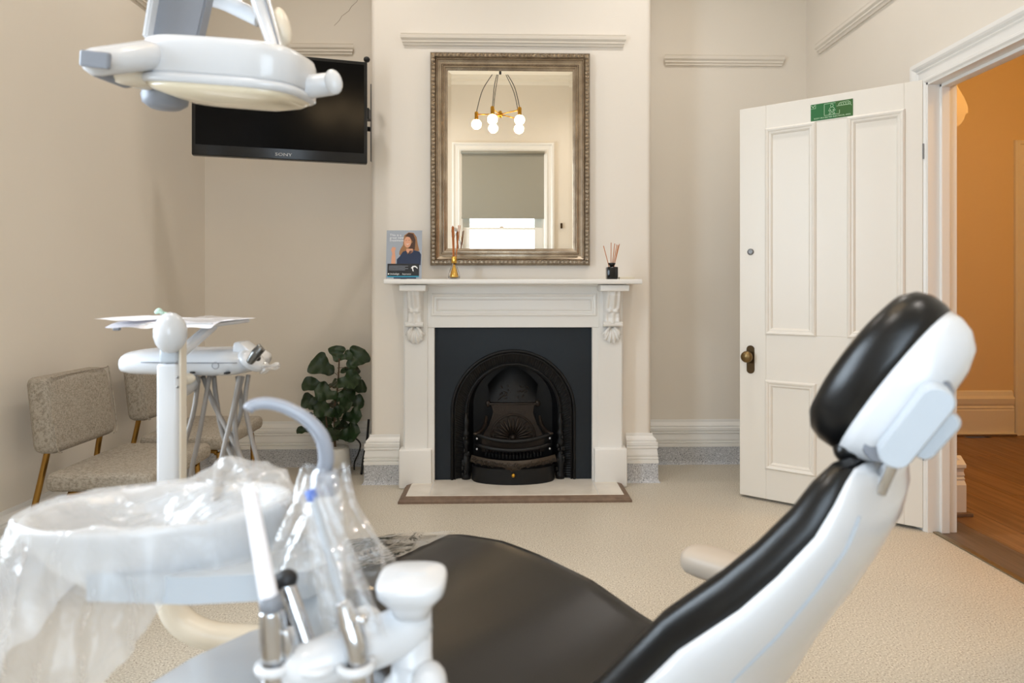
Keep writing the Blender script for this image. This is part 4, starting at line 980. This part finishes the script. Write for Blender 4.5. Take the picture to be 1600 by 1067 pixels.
# left handle, capsule
a = at(236, 88, 1.12); c_ = at(150, 97, 1.02)
def caps(p, q_, r0, r1, sy=1.0, m=None): return tube([p, q_], [r0, r1], smooth=False, seg=16, round_ends=True)
hl = obj('left_handle', caps(at(232, 86, 1.10), at(150, 97, 1.04), .023, .021), m_dental, ol, smooth=True)
obj('handle_grip', box(-.024, .024, -.004, .004, -.012, .012, .0035), m_dgrey, hl, label='grey grip panel')
g = bpy.data.objects[hl.children[0].name]; g.location = at(149, 93, 1.013); g.rotation_euler = (.1, math.radians(8), math.radians(-8))
obj('handle_arm', caps(at(190, 112, 1.10), at(226, 116, 1.15), .020, .026), m_cream, ol, smooth=True)
obj('handle_arm', caps(at(150, 108, 1.07), at(196, 120, 1.12), .012, .018), m_dgrey, ol, smooth=True)
# right handle
hr_ = obj('right_handle', caps(at(478, 136, 1.17), at(518, 131, 1.17), .020, .019), m_dental, ol, smooth=True)
obj('handle_disc', ellip(at(521, 128, 1.15), (.0145, .012, .0215), seg=20, M=Matrix.Rotation(math.radians(-14), 3, 'Y')), m_dental, hr_, smooth=True)
obj('under_knob', lathe([(.0, -.014), (.025, -.012), (.036, -.004), (.038, .008), (.034, .02), (0, .024)], at(258, 158, 1.20), 24), m_dgrey, ol, smooth=True, label='round dark grey knob under the lamp')
# arms: grey flat panel arm
pA = [at(250, 60, 1.20), at(322, 62, 1.20)]
top_ = [at(262, -60, 1.14), at(352, -60, 1.14)]
def slab(a, b_, c_, d, th, bm=None):
    n = (Vector(b_) - Vector(a)).cross(Vector(c_) - Vector(a)).normalized() * th
    m = bmesh.new(); P = [Vector(a), Vector(b_), Vector(c_), Vector(d)]
    add(m, P + [p + n for p in P], [(3, 2, 1, 0), (4, 5, 6, 7), (0, 1, 5, 4), (1, 2, 6, 5), (2, 3, 7, 6), (3, 0, 4, 7)])
    bmesh.ops.bevel(m, geom=m.edges[:], offset=.003, segments=2, affect='EDGES'); bmesh.ops.recalc_face_normals(m, faces=m.faces[:]); return merge(bm, m)
obj('panel_arm', slab(at(246, 66, 1.22), at(320, 66, 1.22), at(352, -75, 1.20), at(268, -75, 1.20), .03), m_dgrey, ol, label='flat grey panel arm rising from the lamp')
obj('panel_edge', slab(at(239, 66, 1.21), at(247, 66, 1.21), at(270, -75, 1.19), at(262, -75, 1.19), .04), m_dental, ol)
obj('yoke_arm', tube([at(320, -6, 1.30), at(350, 3, 1.30), at(378, 16, 1.30), at(406, 30, 1.30)], .0155, seg=14), m_dental, ol, smooth=True)
obj('yoke_arm', tube([at(398, -30, 1.25), at(418, 35, 1.23), at(432, 82, 1.20)], [.019, .016, .012], seg=14), m_dental, ol, smooth=True)
obj('yoke_seam', tube([at(406, -30, 1.228), at(425, 35, 1.212), at(438, 82, 1.188)], .0018, seg=6), m_dgrey, ol, smooth=True)
obj('yoke_knob', ellip(at(441, 42, 1.26), (.015, .02, .036), seg=14, M=Matrix.Rotation(math.radians(-12), 3, 'Y')), m_cream, ol, smooth=True)
obj('ceiling_arm', tube([at(330, -6, 1.3), at(310, -70, 1.3), Vector((-.72, 1.30, 2.1)), Vector((-.75, 1.30, 2.4))], .022, seg=12), m_dental, ol, smooth=True)
obj('ceiling_column', tube([Vector((-.75, 1.30, 2.35)), Vector((-.75, 1.30, ZC))], .035, smooth=False, seg=16), m_dental, ol, smooth=True)
# link between arms so panel arm and yokes meet the ceiling arm
obj('arm_bridge', tube([at(305, -70, 1.2), at(350, -62, 1.24), at(392, -40, 1.26)], .02, seg=12, round_ends=True), m_dental, ol, smooth=True)
# ================================================================ CHANDELIER
CH = at(781.5, 194.5, 2 * 3.917 - 1.05); chx, chy, chz = CH.x, 1.05, CH.z
ch = thing('chandelier', 'brass multi-arm pendant light with glowing globe bulbs, reflected in mirror', 'chandelier', (chx, chy, ZC))
rr_ = .235
obj('hub', lathe([(.0, -.03), (.018, -.03), (.022, -.01), (.022, .02), (.012, .035), (0, .035)], (chx, chy, chz + .10), 16), m_brass, ch, smooth=True)
apex = Vector((chx, chy, chz + .60))
for i in range(5):
    a = math.radians(180 + 72 * i); x, y = chx + rr_ * math.cos(a), chy + rr_ * math.sin(a)
    dz = (.0, .015, -.01, .012, -.005)[i]
    ar = obj('arm', tube([(chx, chy, chz + .10), (x, y, chz + .10 + dz)], .006, smooth=False, seg=8), m_brass, ch, smooth=True)
    obj('socket', lathe([(.0, .045), (.019, .045), (.019, .115), (.014, .125), (0, .125)], (x, y, chz + dz), 14), m_brass, ar, autos=A30)
    bu = obj('bulb', ellip((x, y, chz + dz), (.050, .050, .050), seg=20), m_bulb, ch, smooth=True)
    obj('cord', tube([(x, y, chz + dz + .12), Vector((x, y, chz + .25)).lerp(apex, .25), Vector((x, y, chz + .3)).lerp(apex, .7), apex + Vector((.02 * math.cos(a), .02 * math.sin(a), 0))], .004, seg=6), m_cord, ch, smooth=True)
obj('drop_cord', tube([apex, (chx, chy, ZC - .02)], .012, smooth=False, seg=8), m_cord, ch, smooth=True)
obj('ceiling_rose', lathe([(0, -.05), (.05, -.045), (.07, -.01), (.07, 0), (0, 0)], (chx, chy, ZC), 20), m_brass, ch, smooth=True)
for q, wh in zip(((-1.0, 3.1), (1.0, 3.1), (-1.0, .4), (1.0, .4)), ('above the television side', 'above the open door', 'behind the camera on window side left', 'behind the camera near doorway')):
    d_ = obj('downlight', lathe([(.045, 0), (.055, -.006), (.06, -.004), (.06, 0)], (q[0], q[1], ZC), 20), m_white, None, smooth=True)
    tag(d_, 'small round white recessed ceiling downlight ' + wh, 'downlight', 'recessed ceiling downlights')
# ================================================================ DENTAL CHAIR
CC = Vector((.095, 1.117, 0)); ca = Vector((-.702, .712, 0)); cb_ = Vector((.712, .702, 0))
def K(s, t, z): return CC + ca * s + cb_ * t + Vector((0, 0, z))
KK = K
dc = thing('dental_chair', 'black and white reclined dental chair with oval headrest in foreground', 'dental chair', (CC.x, CC.y, 0))
def itp(tab, s):
    if s <= tab[0][0]: return tab[0][1:]
    for a, b_ in zip(tab, tab[1:]):
        if s <= b_[0]:
            t = (s - a[0]) / (b_[0] - a[0]); return tuple(x + (y - x) * t for x, y in zip(a[1:], b_[1:]))
    return tab[-1][1:]
SEAT = [(-.16, .525, .20), (-.10, .50, .235), (0, .500, .258), (.124, .530, .262), (.273, .543, .262), (.382, .544, .262), (.514, .527, .258), (.62, .500, .252), (.73, .469, .245), (.877, .426, .236), (.96, .401, .22), (1.02, .382, .19), (1.10, .360, .14)]
def nar(s): return .20 * max(0, s - .50)
def sring(s, z, hw):
    n = 26; out = []; d_ = nar(s); hw -= d_; K = lambda a_, b_, c_: KK(a_, b_ + d_, c_)
    for k in range(n + 1):
        u = -1 + 2 * k / n; dish = .022 * (1 - u * u) * (1 if s < .7 else .4)
        out.append(K(s, u * hw, z - dish - .030 * max(0, (abs(u) - .86) / .14) ** 2.2))
    for u, dz in ((1.0, .05), (.96, .075), (.7, .085), (0, .085), (-.7, .085), (-.96, .075), (-1.0, .05)): out.append(K(s, u * hw, z - dz))
    return out
rings = []
for i in range(45):
    s = -.16 + 1.26 * i / 44; z, hw = itp(SEAT, s); rings.append(sring(s, z, hw))
z, hw = itp(SEAT, 1.1); rings.append([p.lerp(K(1.112, 0, z - .045), .15) for p in sring(1.112, z - .012, hw * .96)])
st = obj('seat_cushion', loft(rings), m_seatl, dc, smooth=True, label='dark upholstered seat and leg rest')
m_ = st.modifiers.new('s', 'SMOOTH'); m_.factor = .5; m_.iterations = 1
# seat shell, lift and base
rings = []
for i in range(20):
    s = -.12 + 1.1 * i / 19; z, hw = itp(SEAT, s); rings.append([K(s, u * (hw - nar(s)) * .9 + nar(s), z - .075 - d) for u, d in ((1, 0), (.85, .05), (.5, .07), (-.5, .07), (-.85, .05), (-1, 0))])
obj('seat_shell', loft(rings), m_dental, dc, smooth=True)
obj('lift_arm', loft([[K(s_ + .05 * c, t_, z_) for s_, t_ in ((-.05, -.11), (.35, -.11), (.35, .11), (-.05, .11))] for c, z_ in ((0, .05), (1, .22), (2, .42))]), m_dental, dc)
obj('base_plate', loft([[K(.2 + rx__ * se(math.cos(a), .6), .21 * sc_ * se(math.sin(a), .6), z_) for a in [2 * PI * k / 28 for k in range(28)]] for rx__, sc_, z_ in ((.36, 1, 0), (.36, 1, .03), (.33, .9, .05), (.25, .6, .06))]), m_dental, dc, autos=A30)
# backrest cushion + shell
BK = [ # s, z (front edge), half width, shell depth, edge thickness
 (-.02, .455, .235, .17, .055), (-.09, .525, .228, .17, .056), (-.150, .58, .220, .166, .05), (-.214, .64, .210, .158, .048), (-.256, .695, .200, .148, .046), (-.295, .744, .190, .137, .046), (-.328, .775, .180, .126, .046), (-.357, .802, .168, .114, .046), (-.390, .838, .150, .10, .044), (-.420, .877, .130, .088, .042), (-.437, .906, .116, .076, .038), (-.452, .925, .100, .06, .03), (-.466, .930, .085, .045, .018)]
def bdir(i):
    a = BK[max(0, i - 1)]; b_ = BK[min(len(BK) - 1, i + 1)]; d = Vector((b_[0] - a[0], b_[1] - a[1])).normalized()
    if i >= len(BK) - 2: d = Vector((-.62, .78)).normalized()
    return d
cr, sr = [], []
BK = [(a_, b_, c_ , d_, e_ * 1.2) for a_, b_, c_, d_, e_ in BK]
for i, (s, z, hw, sd, et) in enumerate(BK):
    d = bdir(i); nb = Vector((-abs(d.y), -abs(d.x))).normalized() * 1.0  # pointing back and down
    def Q(t, back): return K(s + nb.x * back, t, z + nb.y * back)
    n = 20; ring = []
    for k in range(n + 1):
        u = -1 + 2 * k / n; ring.append(Q(u * hw, .022 * (1 - u * u) + .018 * max(0, (abs(u) - .8) / .2) ** 2))
    ring += [Q(hw * 1.0, et * .7), Q(hw * .97, et), Q(0, et), Q(-hw * .97, et), Q(-hw * 1.0, et * .7)]
    cr.append(ring)
    ring = []
    for k in range(25):
        a = PI * k / 24; u = math.cos(a); e_ = math.sin(a)
        ring.append(Q(u * (hw + .002) , et * .9 + (sd - et) * (e_ ** .75) * (1 - .0 * u)))
    sr.append(ring)
obj('backrest_cushion', loft(cr), m_leather, dc, smooth=True, label='black leatherette back cushion')
bs = obj('backrest_shell', loft(sr), m_dental, dc, smooth=True, label='glossy white moulded back shell')
# crease line on shell
pts = []
for i, (s, z, hw, sd, et) in enumerate(BK[1:-2]):
    d = bdir(i + 1); nb = Vector((-abs(d.y), -abs(d.x))).normalized(); a = PI * .80; bk = et * .9 + (sd - et) * (math.sin(a) ** .75) + .001
    pts.append(K(s + nb.x * bk, math.cos(a) * hw, z + nb.y * bk))
obj('shell_crease', tube(pts, .0022, seg=6, n=3), m_lgrey, bs, smooth=True)
# black boot between back and headrest
obj('neck_boot', tube([K(-.462, -.045, .928), K(-.475, 0, .93), K(-.468, .025, .926)], .017, seg=12, round_ends=True), m_leather, dc, smooth=True)
# headrest
HC = at(1394, 598, .74); tilt = math.radians(56)
e1 = (-ca * math.cos(tilt) + Vector((0, 0, math.sin(tilt)))).normalized()   # long axis (up the head)
e2 = cb_; e3 = (ca * math.sin(tilt) + Vector((0, 0, math.cos(tilt)))).normalized()  # front normal
hl_, hwid = .097, .058
def hring(k1, k2, off, n=40): return [HC + e1 * (hl_ * k1 * se(math.cos(2 * PI * k / n), .97)) + e2 * (hwid * k2 * se(math.sin(2 * PI * k / n), .97)) + e3 * off for k in range(n)]
cush = [hring(1.0, 1.0, -.004), hring(1.04, 1.04, .008), hring(1.05, 1.05, .022), hring(1.0, 1.0, .036), hring(.88, .88, .046), hring(.65, .65, .051), hring(.3, .3, .050), hring(.03, .03, .049)]
hc_ = obj('headrest_cushion', loft(cush), m_leather, dc, smooth=True, label='black oval headrest cushion')
she = [hring(1.01, 1.01, -.002), hring(1.0, 1.0, -.014), hring(.94, .94, -.028), hring(.80, .84, -.041), hring(.58, .64, -.048), hring(.25, .3, -.051), hring(.03, .03, -.051)]
hs_ = obj('headrest_shell', loft(she), m_dental, dc, smooth=True, label='white oval headrest backing')
# headrest bracket capsule and lever
def capsule_block(c0, c1, wr, n_, th, m, nm, lab=None, par=None):
    ax = (c1 - c0); L = ax.length; ax.normalize(); sd_ = n_.cross(ax).normalized()
    ring = lambda k, o_: [c0 + n_ * o_ + (sd_ * math.cos(a) - ax * math.sin(a)) * wr * k for a in [PI * i / 10 for i in range(11)]] + [c1 + n_ * o_ + (-sd_ * math.cos(a) + ax * math.sin(a)) * wr * k for a in [PI * i / 10 for i in range(11)]]
    return obj(nm, loft([ring(.85, -th), ring(1, -th * .75), ring(1, th * .75), ring(.85, th)]), m, par or dc, smooth=False, autos=A30, label=lab)
nn_ = -cb_  # faces the near side
c0 = at(1397, 703, .70); c1 = at(1461, 622, .665)
vn = Vector((-.45, -.88, -.05)).normalized()
hb_ = capsule_block(c0, c1, .0160, vn, .022, m_lgrey, 'headrest_bracket', 'light grey rounded headrest bracket')
capsule_block(c0 + Vector((.002, .03, .0)), c1 + Vector((.016, .03, .004)), .0185, vn, .020, m_dgrey, 'bracket_back', 'dark grey bracket rim')
capsule_block(at(1446, 700, .70), at(1482, 660, .69), .011, Vector((-.6, -.8, .1)).normalized(), .016, m_lgrey, 'release_lever')
obj('lever_pivot', tube([at(1428, 683, .72), at(1456, 668, .71)], .010, smooth=False, seg=10), m_dark, dc, smooth=True)
obj('headrest_stem', tube([at(1372, 768, .735), at(1383, 742, .73), at(1396, 712, .72)], .0085, seg=12), m_chrome, dc, smooth=True)
# armrests
def armrest(t, s0, s1, zt, tiltz):
    rings = []
    for s, k in ((s0 + .012, .25), (s0 + .006, .7), (s0 - .006, .92), (s0 - .03, 1.0), (s0 - .12, 1.02), (s1, 1.0)):
        zz = zt - .03 + (s0 - s) * tiltz
        rings.append([K(s, t + .040 * k * se(math.cos(a), .7), zz + .026 * k * se(math.sin(a), .7)) for a in [2 * PI * i / 20 for i in range(20)]])
    return obj('armrest', loft(rings), m_taupe, dc, smooth=True, label='beige padded armrest')
armrest(.315, -.055, -.23, .625, 0); armrest(-.315, -.05, -.30, .615, 0)
for t in (.29, -.29): obj('armrest_bracket', tube([K(-.22, t, .58), K(-.20, t * .9, .50), K(-.10, t * .75, .44)], .016, seg=10), m_dental, dc, smooth=True)
# clear sheet on the leg rest
def sheet(u, v):
    t = -.12 + .33 * u; s0 = .52 + (.255 - t) * .17 + .012 * math.sin(9 * u); s = s0 + (1.07 - s0) * v; z, hw = itp(SEAT, s); d_ = nar(s); un = (t - .045) / .165; t = d_ + un * (hw - d_) * .9; un *= .9
    zz = z - .022 * (1 - min(1, un * un)) * (1 if s < .7 else .5) + .004 + .0015 * math.sin(30 * u + 9 * v) * math.sin(11 * v + 5 * u) + .003 * noise.noise(Vector((u * 14, v * 9, 3)))
    return K(s, t, zz)
tag(obj('clear_cover_sheet', grid(sheet, 50, 40), m_film2, smooth=True), 'glossy clear plastic sheet over foot end of black dental chair', 'plastic sheet')
# ================================================================ CUSPIDOR UNIT
cu = thing('cuspidor_unit', 'white dental spittoon unit with oval basin and gooseneck', 'spittoon', (-.27, .72, 0))
EC = Vector((-.364, .742, .874)); eu = Vector((.95, .31, .0)).normalized(); ev = Vector((-.31, .95, 0)).normalized()
EA, EB = .130, .084
def er(ka, kb, z, dx=0, n=48): return [EC + eu * (EA * ka * math.cos(2 * PI * k / n) + dx) + ev * (EB * kb * math.sin(2 * PI * k / n)) + Vector((0, 0, z)) for k in range(n)]
bowl = [er(.05, .05, -.084, .02), er(.40, .42, -.082, .02), er(.66, .68, -.070, .014), er(.85, .87, -.044, .006), er(.95, .96, -.018), er(1.0, 1.0, -.006), er(1.01, 1.01, .0), er(.99, .99, .004), er(.94, .93, .003), er(.88, .86, -.006), er(.80, .78, -.03), er(.62, .60, -.054), er(.30, .30, -.068), er(.04, .04, -.072)]
bo = obj('basin', loft(bowl), m_dental, cu, smooth=True, label='white oval basin bowl')
obj('drain', lathe([(0, .003), (.018, .003), (.02, 0), (0, 0)], EC + Vector((0, 0, -.070)), 16), m_chrome, bo, smooth=True)
# carrier below
tw_ = at(509, 800, .74)
bz = .821
b = bmesh.new()
obj('basin_carrier', loft([[Vector(p) + Vector((0, 0, dz)) for p in ((-.415, .69, bz), (-.40, .665, bz), (-.30, .655, bz), (-.19, .665, bz), (-.165, .70, bz), (-.18, .76, bz), (-.30, .79, bz), (-.40, .76, bz))] for dz in (-.012, .014)]), m_lgrey, cu, autos=A30)
# tower
obj('tower', loft([[Vector((tw_.x + k * .0175 * math.cos(a) * 1.0, .74 + k * .02 * math.sin(a), z_)) for a in [2 * PI * i / 24 for i in range(24)]] for k, z_ in ((1.35, .72), (1.2, .80), (1.0, atz(780, .74)), (.95, atz(768, .74)))]), m_dental, cu, smooth=True)
tp = at(507, 752, .74)
obj('tower_cap', box(tp.x - .0135, tp.x + .0135, .725, .755, atz(774, .74), atz(734, .74), .004, seg=2), m_gooseneck, cu, autos=A30, label='grey spout collar')
gn = [(505, 738), (510, 717), (503, 684), (480, 656), (447, 637), (418, 630), (395, 633), (387, 641)]
obj('gooseneck_spout', tube([at(a, c_, .74 - .01 * i * .3) for i, (a, c_) in enumerate(gn)], [.0085, .0085, .008, .0072, .0068, .0065, .006, .006], seg=14), m_gooseneck, cu, smooth=True, label='curved grey gooseneck cup filler')
obj('rinse_spout', tube([at(341, 728, .84), at(341, 740, .83), at(338, 776, .80)], [.006, .0065, .0055], seg=12, round_ends=True), m_hose, cu, smooth=True, label='short grey rinse spout')
# cabinet body
cb0 = [fl(395, 980, .72), fl(300, 1022, .72), fl(205, 1080, .72)]
poly = [(-.15, .80), (cb0[0].x + .02, .80), (cb0[0].x, cb0[0].y), (cb0[1].x, cb0[1].y), (cb0[2].x, cb0[2].y), (cb0[2].x + .01, .56), (-.16, .54), (-.15, .60)]
obj('cabinet', prism(poly, lambda u, v, t: (u, v, t), .0, .72, bev=.008), m_dental, cu, autos=A30, label='white cabinet body')
obj('cabinet_link', tube([(-.19, .70, .70), (-.19, .70, bz)], .022, smooth=False, seg=20), m_lgrey, cu, smooth=True)
# crumpled plastic cover over the basin
def cover(u, v):
    th = u * 2 * PI; c, s = math.cos(th), math.sin(th)
    left = max(0, -c) ; near = max(0, -s); tn = 0
    pk = at(358, 734, .80)
    if v < .34:
        k = v / .34; r = k
        p = EC + eu * (EA * 1.03 * r * c) + ev * (EB * 1.04 * r * s)
        tent = math.exp(-((p.x - pk.x) ** 2 + (p.y - pk.y) ** 2) / .0022) * .036
        z = .0085 * k + tent - .030 * (1 - k) ** 1.0 * (1 if k < 1 else 0)
        p = p + Vector((0, 0, z)); tn = tent / .042 + .25
    else:
        k = (v - .34) / .66
        drop = .06 + .20 * max(0, -c * .9 - s * .25) ** 1.2
        out = 1.03 + .10 * k + .45 * k * max(0, -c) ** 1.5
        p = EC + eu * (EA * out * c) + ev * (EB * (1.04 + .10 * k + .3 * k * left) * s) + Vector((0, 0, .0085 - drop * k ** 1.2))
    amp = .002 + .018 * max(0, v - .36) + (.011 * min(1, tn * 2) if v < .34 else 0)
    q_ = Vector((p.x * 22, p.y * 22, p.z * 14)); nv = noise.noise_vector(q_) + .5 * noise.noise_vector(q_ * 2.3)
    pl_ = math.sin(th * 17 + 3 * math.sin(th * 3)) * .007 * max(0, v - .36) * 1.4
    p = p + nv * amp + (eu * c + ev * s) * pl_
    return p
tag(obj('basin_cover', grid(cover, 160, 60), m_bag, smooth=True), 'crumpled clear plastic bag covering the oval basin, trailing down its left side', 'plastic bag')
def sleeve(u, v):
    th = u * 2 * PI; top = at(507, 735, .72); bot = at(505, 900, .68); p = top.lerp(bot, v); r = .022 + .035 * v ** 1.3
    k = 1 + .12 * math.sin(th * 7 + 4 * v) + .08 * math.sin(th * 3 - 7 * v)
    return p + Vector((r * k * math.cos(th) * (1 + .2 * v), r * .6 * k * math.sin(th), .006 * math.sin(th * 3)))
tag(obj('spout_cover', grid(sleeve, 70, 24), m_sleeve, smooth=True), 'clear plastic sleeve hanging loosely around the white spout tower', 'plastic sleeve')
# ================================================================ ASSISTANT ARM AND INSTRUMENTS
aa = thing('assistant_arm', 'white jointed tube arm with square-capped post holding suction instruments', 'dental arm', at(645, 1000, .62))
kc = at(644, 1000, .62)
obj('arm_post', tube([Vector((kc.x, .62, .55)), Vector((kc.x, .62, atz(938, .62)))], [.0185, .0175], smooth=False, seg=28), m_dental, aa, smooth=True)
capz = atz(896, .62)
def cring(k, z_): return [Vector((kc.x + .031 * k * se(math.cos(a), .62), .62 + .034 * k * se(math.sin(a), .62), z_)) for a in [2 * PI * i / 36 + .08 for i in range(36)]]
kb = obj('post_cap', loft([cring(.52, capz - .034), cring(.60, capz - .026), cring(.80, capz - .018), cring(.97, capz - .012), cring(1, capz - .005), cring(.97, capz - .0012), cring(.9, capz), cring(.05, capz + .0006)]), m_dental, aa, smooth=True, label='rounded square white cap')
obj('arrow_emboss', tube([Vector((kc.x - .012, .62, capz + .0004)), Vector((kc.x + .012, .62, capz + .0004))], .0006, smooth=False, seg=5), m_lgrey, kb)
obj('post_flange', lathe([(.0, -.03), (.030, -.03), (.030, -.012), (.026, -.002), (.019, .006), (.018, .02)], Vector((kc.x, .62, atz(1060, .62))), 28), m_dental, aa, smooth=True)
obj('cross_tube', tube([at(640, 980, .62), at(600, 998, .61), at(540, 1020, .59), at(475, 1046, .575)], [.021, .0215, .021, .020], seg=22, round_ends=True), m_dental, aa, smooth=True)
obj('pivot_dome', ellip(at(570, 985, .70), (.022, .022, .024), seg=20), m_dental, aa, smooth=True)
obj('joint_dome', ellip(at(670, 1068, .60), (.016, .02, .018), seg=16), m_dental, aa, smooth=True)
for px_ in (430, 497, 556):
    q = at(px_, 1040, .57); obj('holder_ring', tube([Vector((q.x + .013 * math.cos(a), q.y + .013 * math.sin(a) - .0, q.z)) for a in [2 * PI * i / 18 for i in range(19)]], .004, smooth=False, seg=8), m_dental, aa, smooth=True)
# saliva ejector / suction with white tip
s1 = thing('suction_handle', 'steel suction handle with long white tip and grey collar', 'dental instrument', at(425, 1000, .57))
obj('suction_tip', tube([at(390, 768, .585), at(405, 850, .58), at(421, 938, .575)], [.0055, .0068, .0078], seg=14, round_ends=True), m_paper, s1, smooth=True, label='white suction tip')
obj('collar', tube([at(421, 930, .575), at(425, 954, .575)], [.009, .0096], smooth=False, seg=16), m_dgrey, s1, smooth=True)
obj('handle', tube([at(424, 952, .575), at(428, 1000, .575), at(433, 1085, .575)], [.0095, .0115, .0125], seg=16), m_chrome, s1, smooth=True)
obj('lever', tube([at(446, 985, .57), at(451, 1015, .57), at(446, 1060, .57)], [.003, .0048, .003], seg=8), m_chrome, s1, smooth=True)
s2 = thing('high_volume_suction', 'slanted chrome suction tube with dark open end', 'dental instrument', at(475, 980, .58))
obj('chrome_tube', tube([at(447, 912, .60), at(470, 975, .59), at(503, 1075, .58)], [.0078, .0066, .0072], seg=16), m_chrome, s2, smooth=True)
obj('elbow', tube([at(449, 905, .60), at(437, 912, .60), at(430, 922, .60)], [.009, .0085, .007], seg=12, round_ends=True), m_dark, s2, smooth=True)
s3 = thing('air_water_syringe', 'chrome air-water syringe with clear straw nozzle inside a plastic sleeve', 'dental instrument', at(555, 1000, .57))
obj('nozzle', tube([at(488, 770, .60), at(512, 860, .59), at(538, 955, .58)], [.003, .0032, .004], seg=10), m_lgrey, s3, smooth=True)
obj('nozzle_tip', tube([at(484, 766, .60), at(489, 782, .60)], [.0048, .0048], smooth=False, seg=10), m_blue, s3, smooth=True, label='small blue nozzle tip')
obj('syringe_body', tube([at(534, 940, .58), at(546, 975, .575), at(556, 1010, .57), at(562, 1085, .57)], [.006, .0105, .0095, .008], seg=14), m_chrome, s3, smooth=True)
obj('syringe_button', ellip(at(566, 968, .56), (.005, .005, .004), seg=10), m_chrome, s3, smooth=True)
def slv(u, v):
    th = u * 2 * PI; p = at(484, 758, .60).lerp(at(556, 985, .58), v); r = .008 + .010 * v
    k = 1 + .3 * math.sin(th * 5 + 3 * v); return p + Vector((r * k * math.cos(th) * 1.2, r * .7 * k * math.sin(th), .003 * math.sin(6 * th)))
tag(obj('syringe_sleeve', grid(slv, 50, 24), m_sleeve, smooth=True), 'long clear plastic sleeve over the slanted syringe nozzle', 'plastic sleeve')
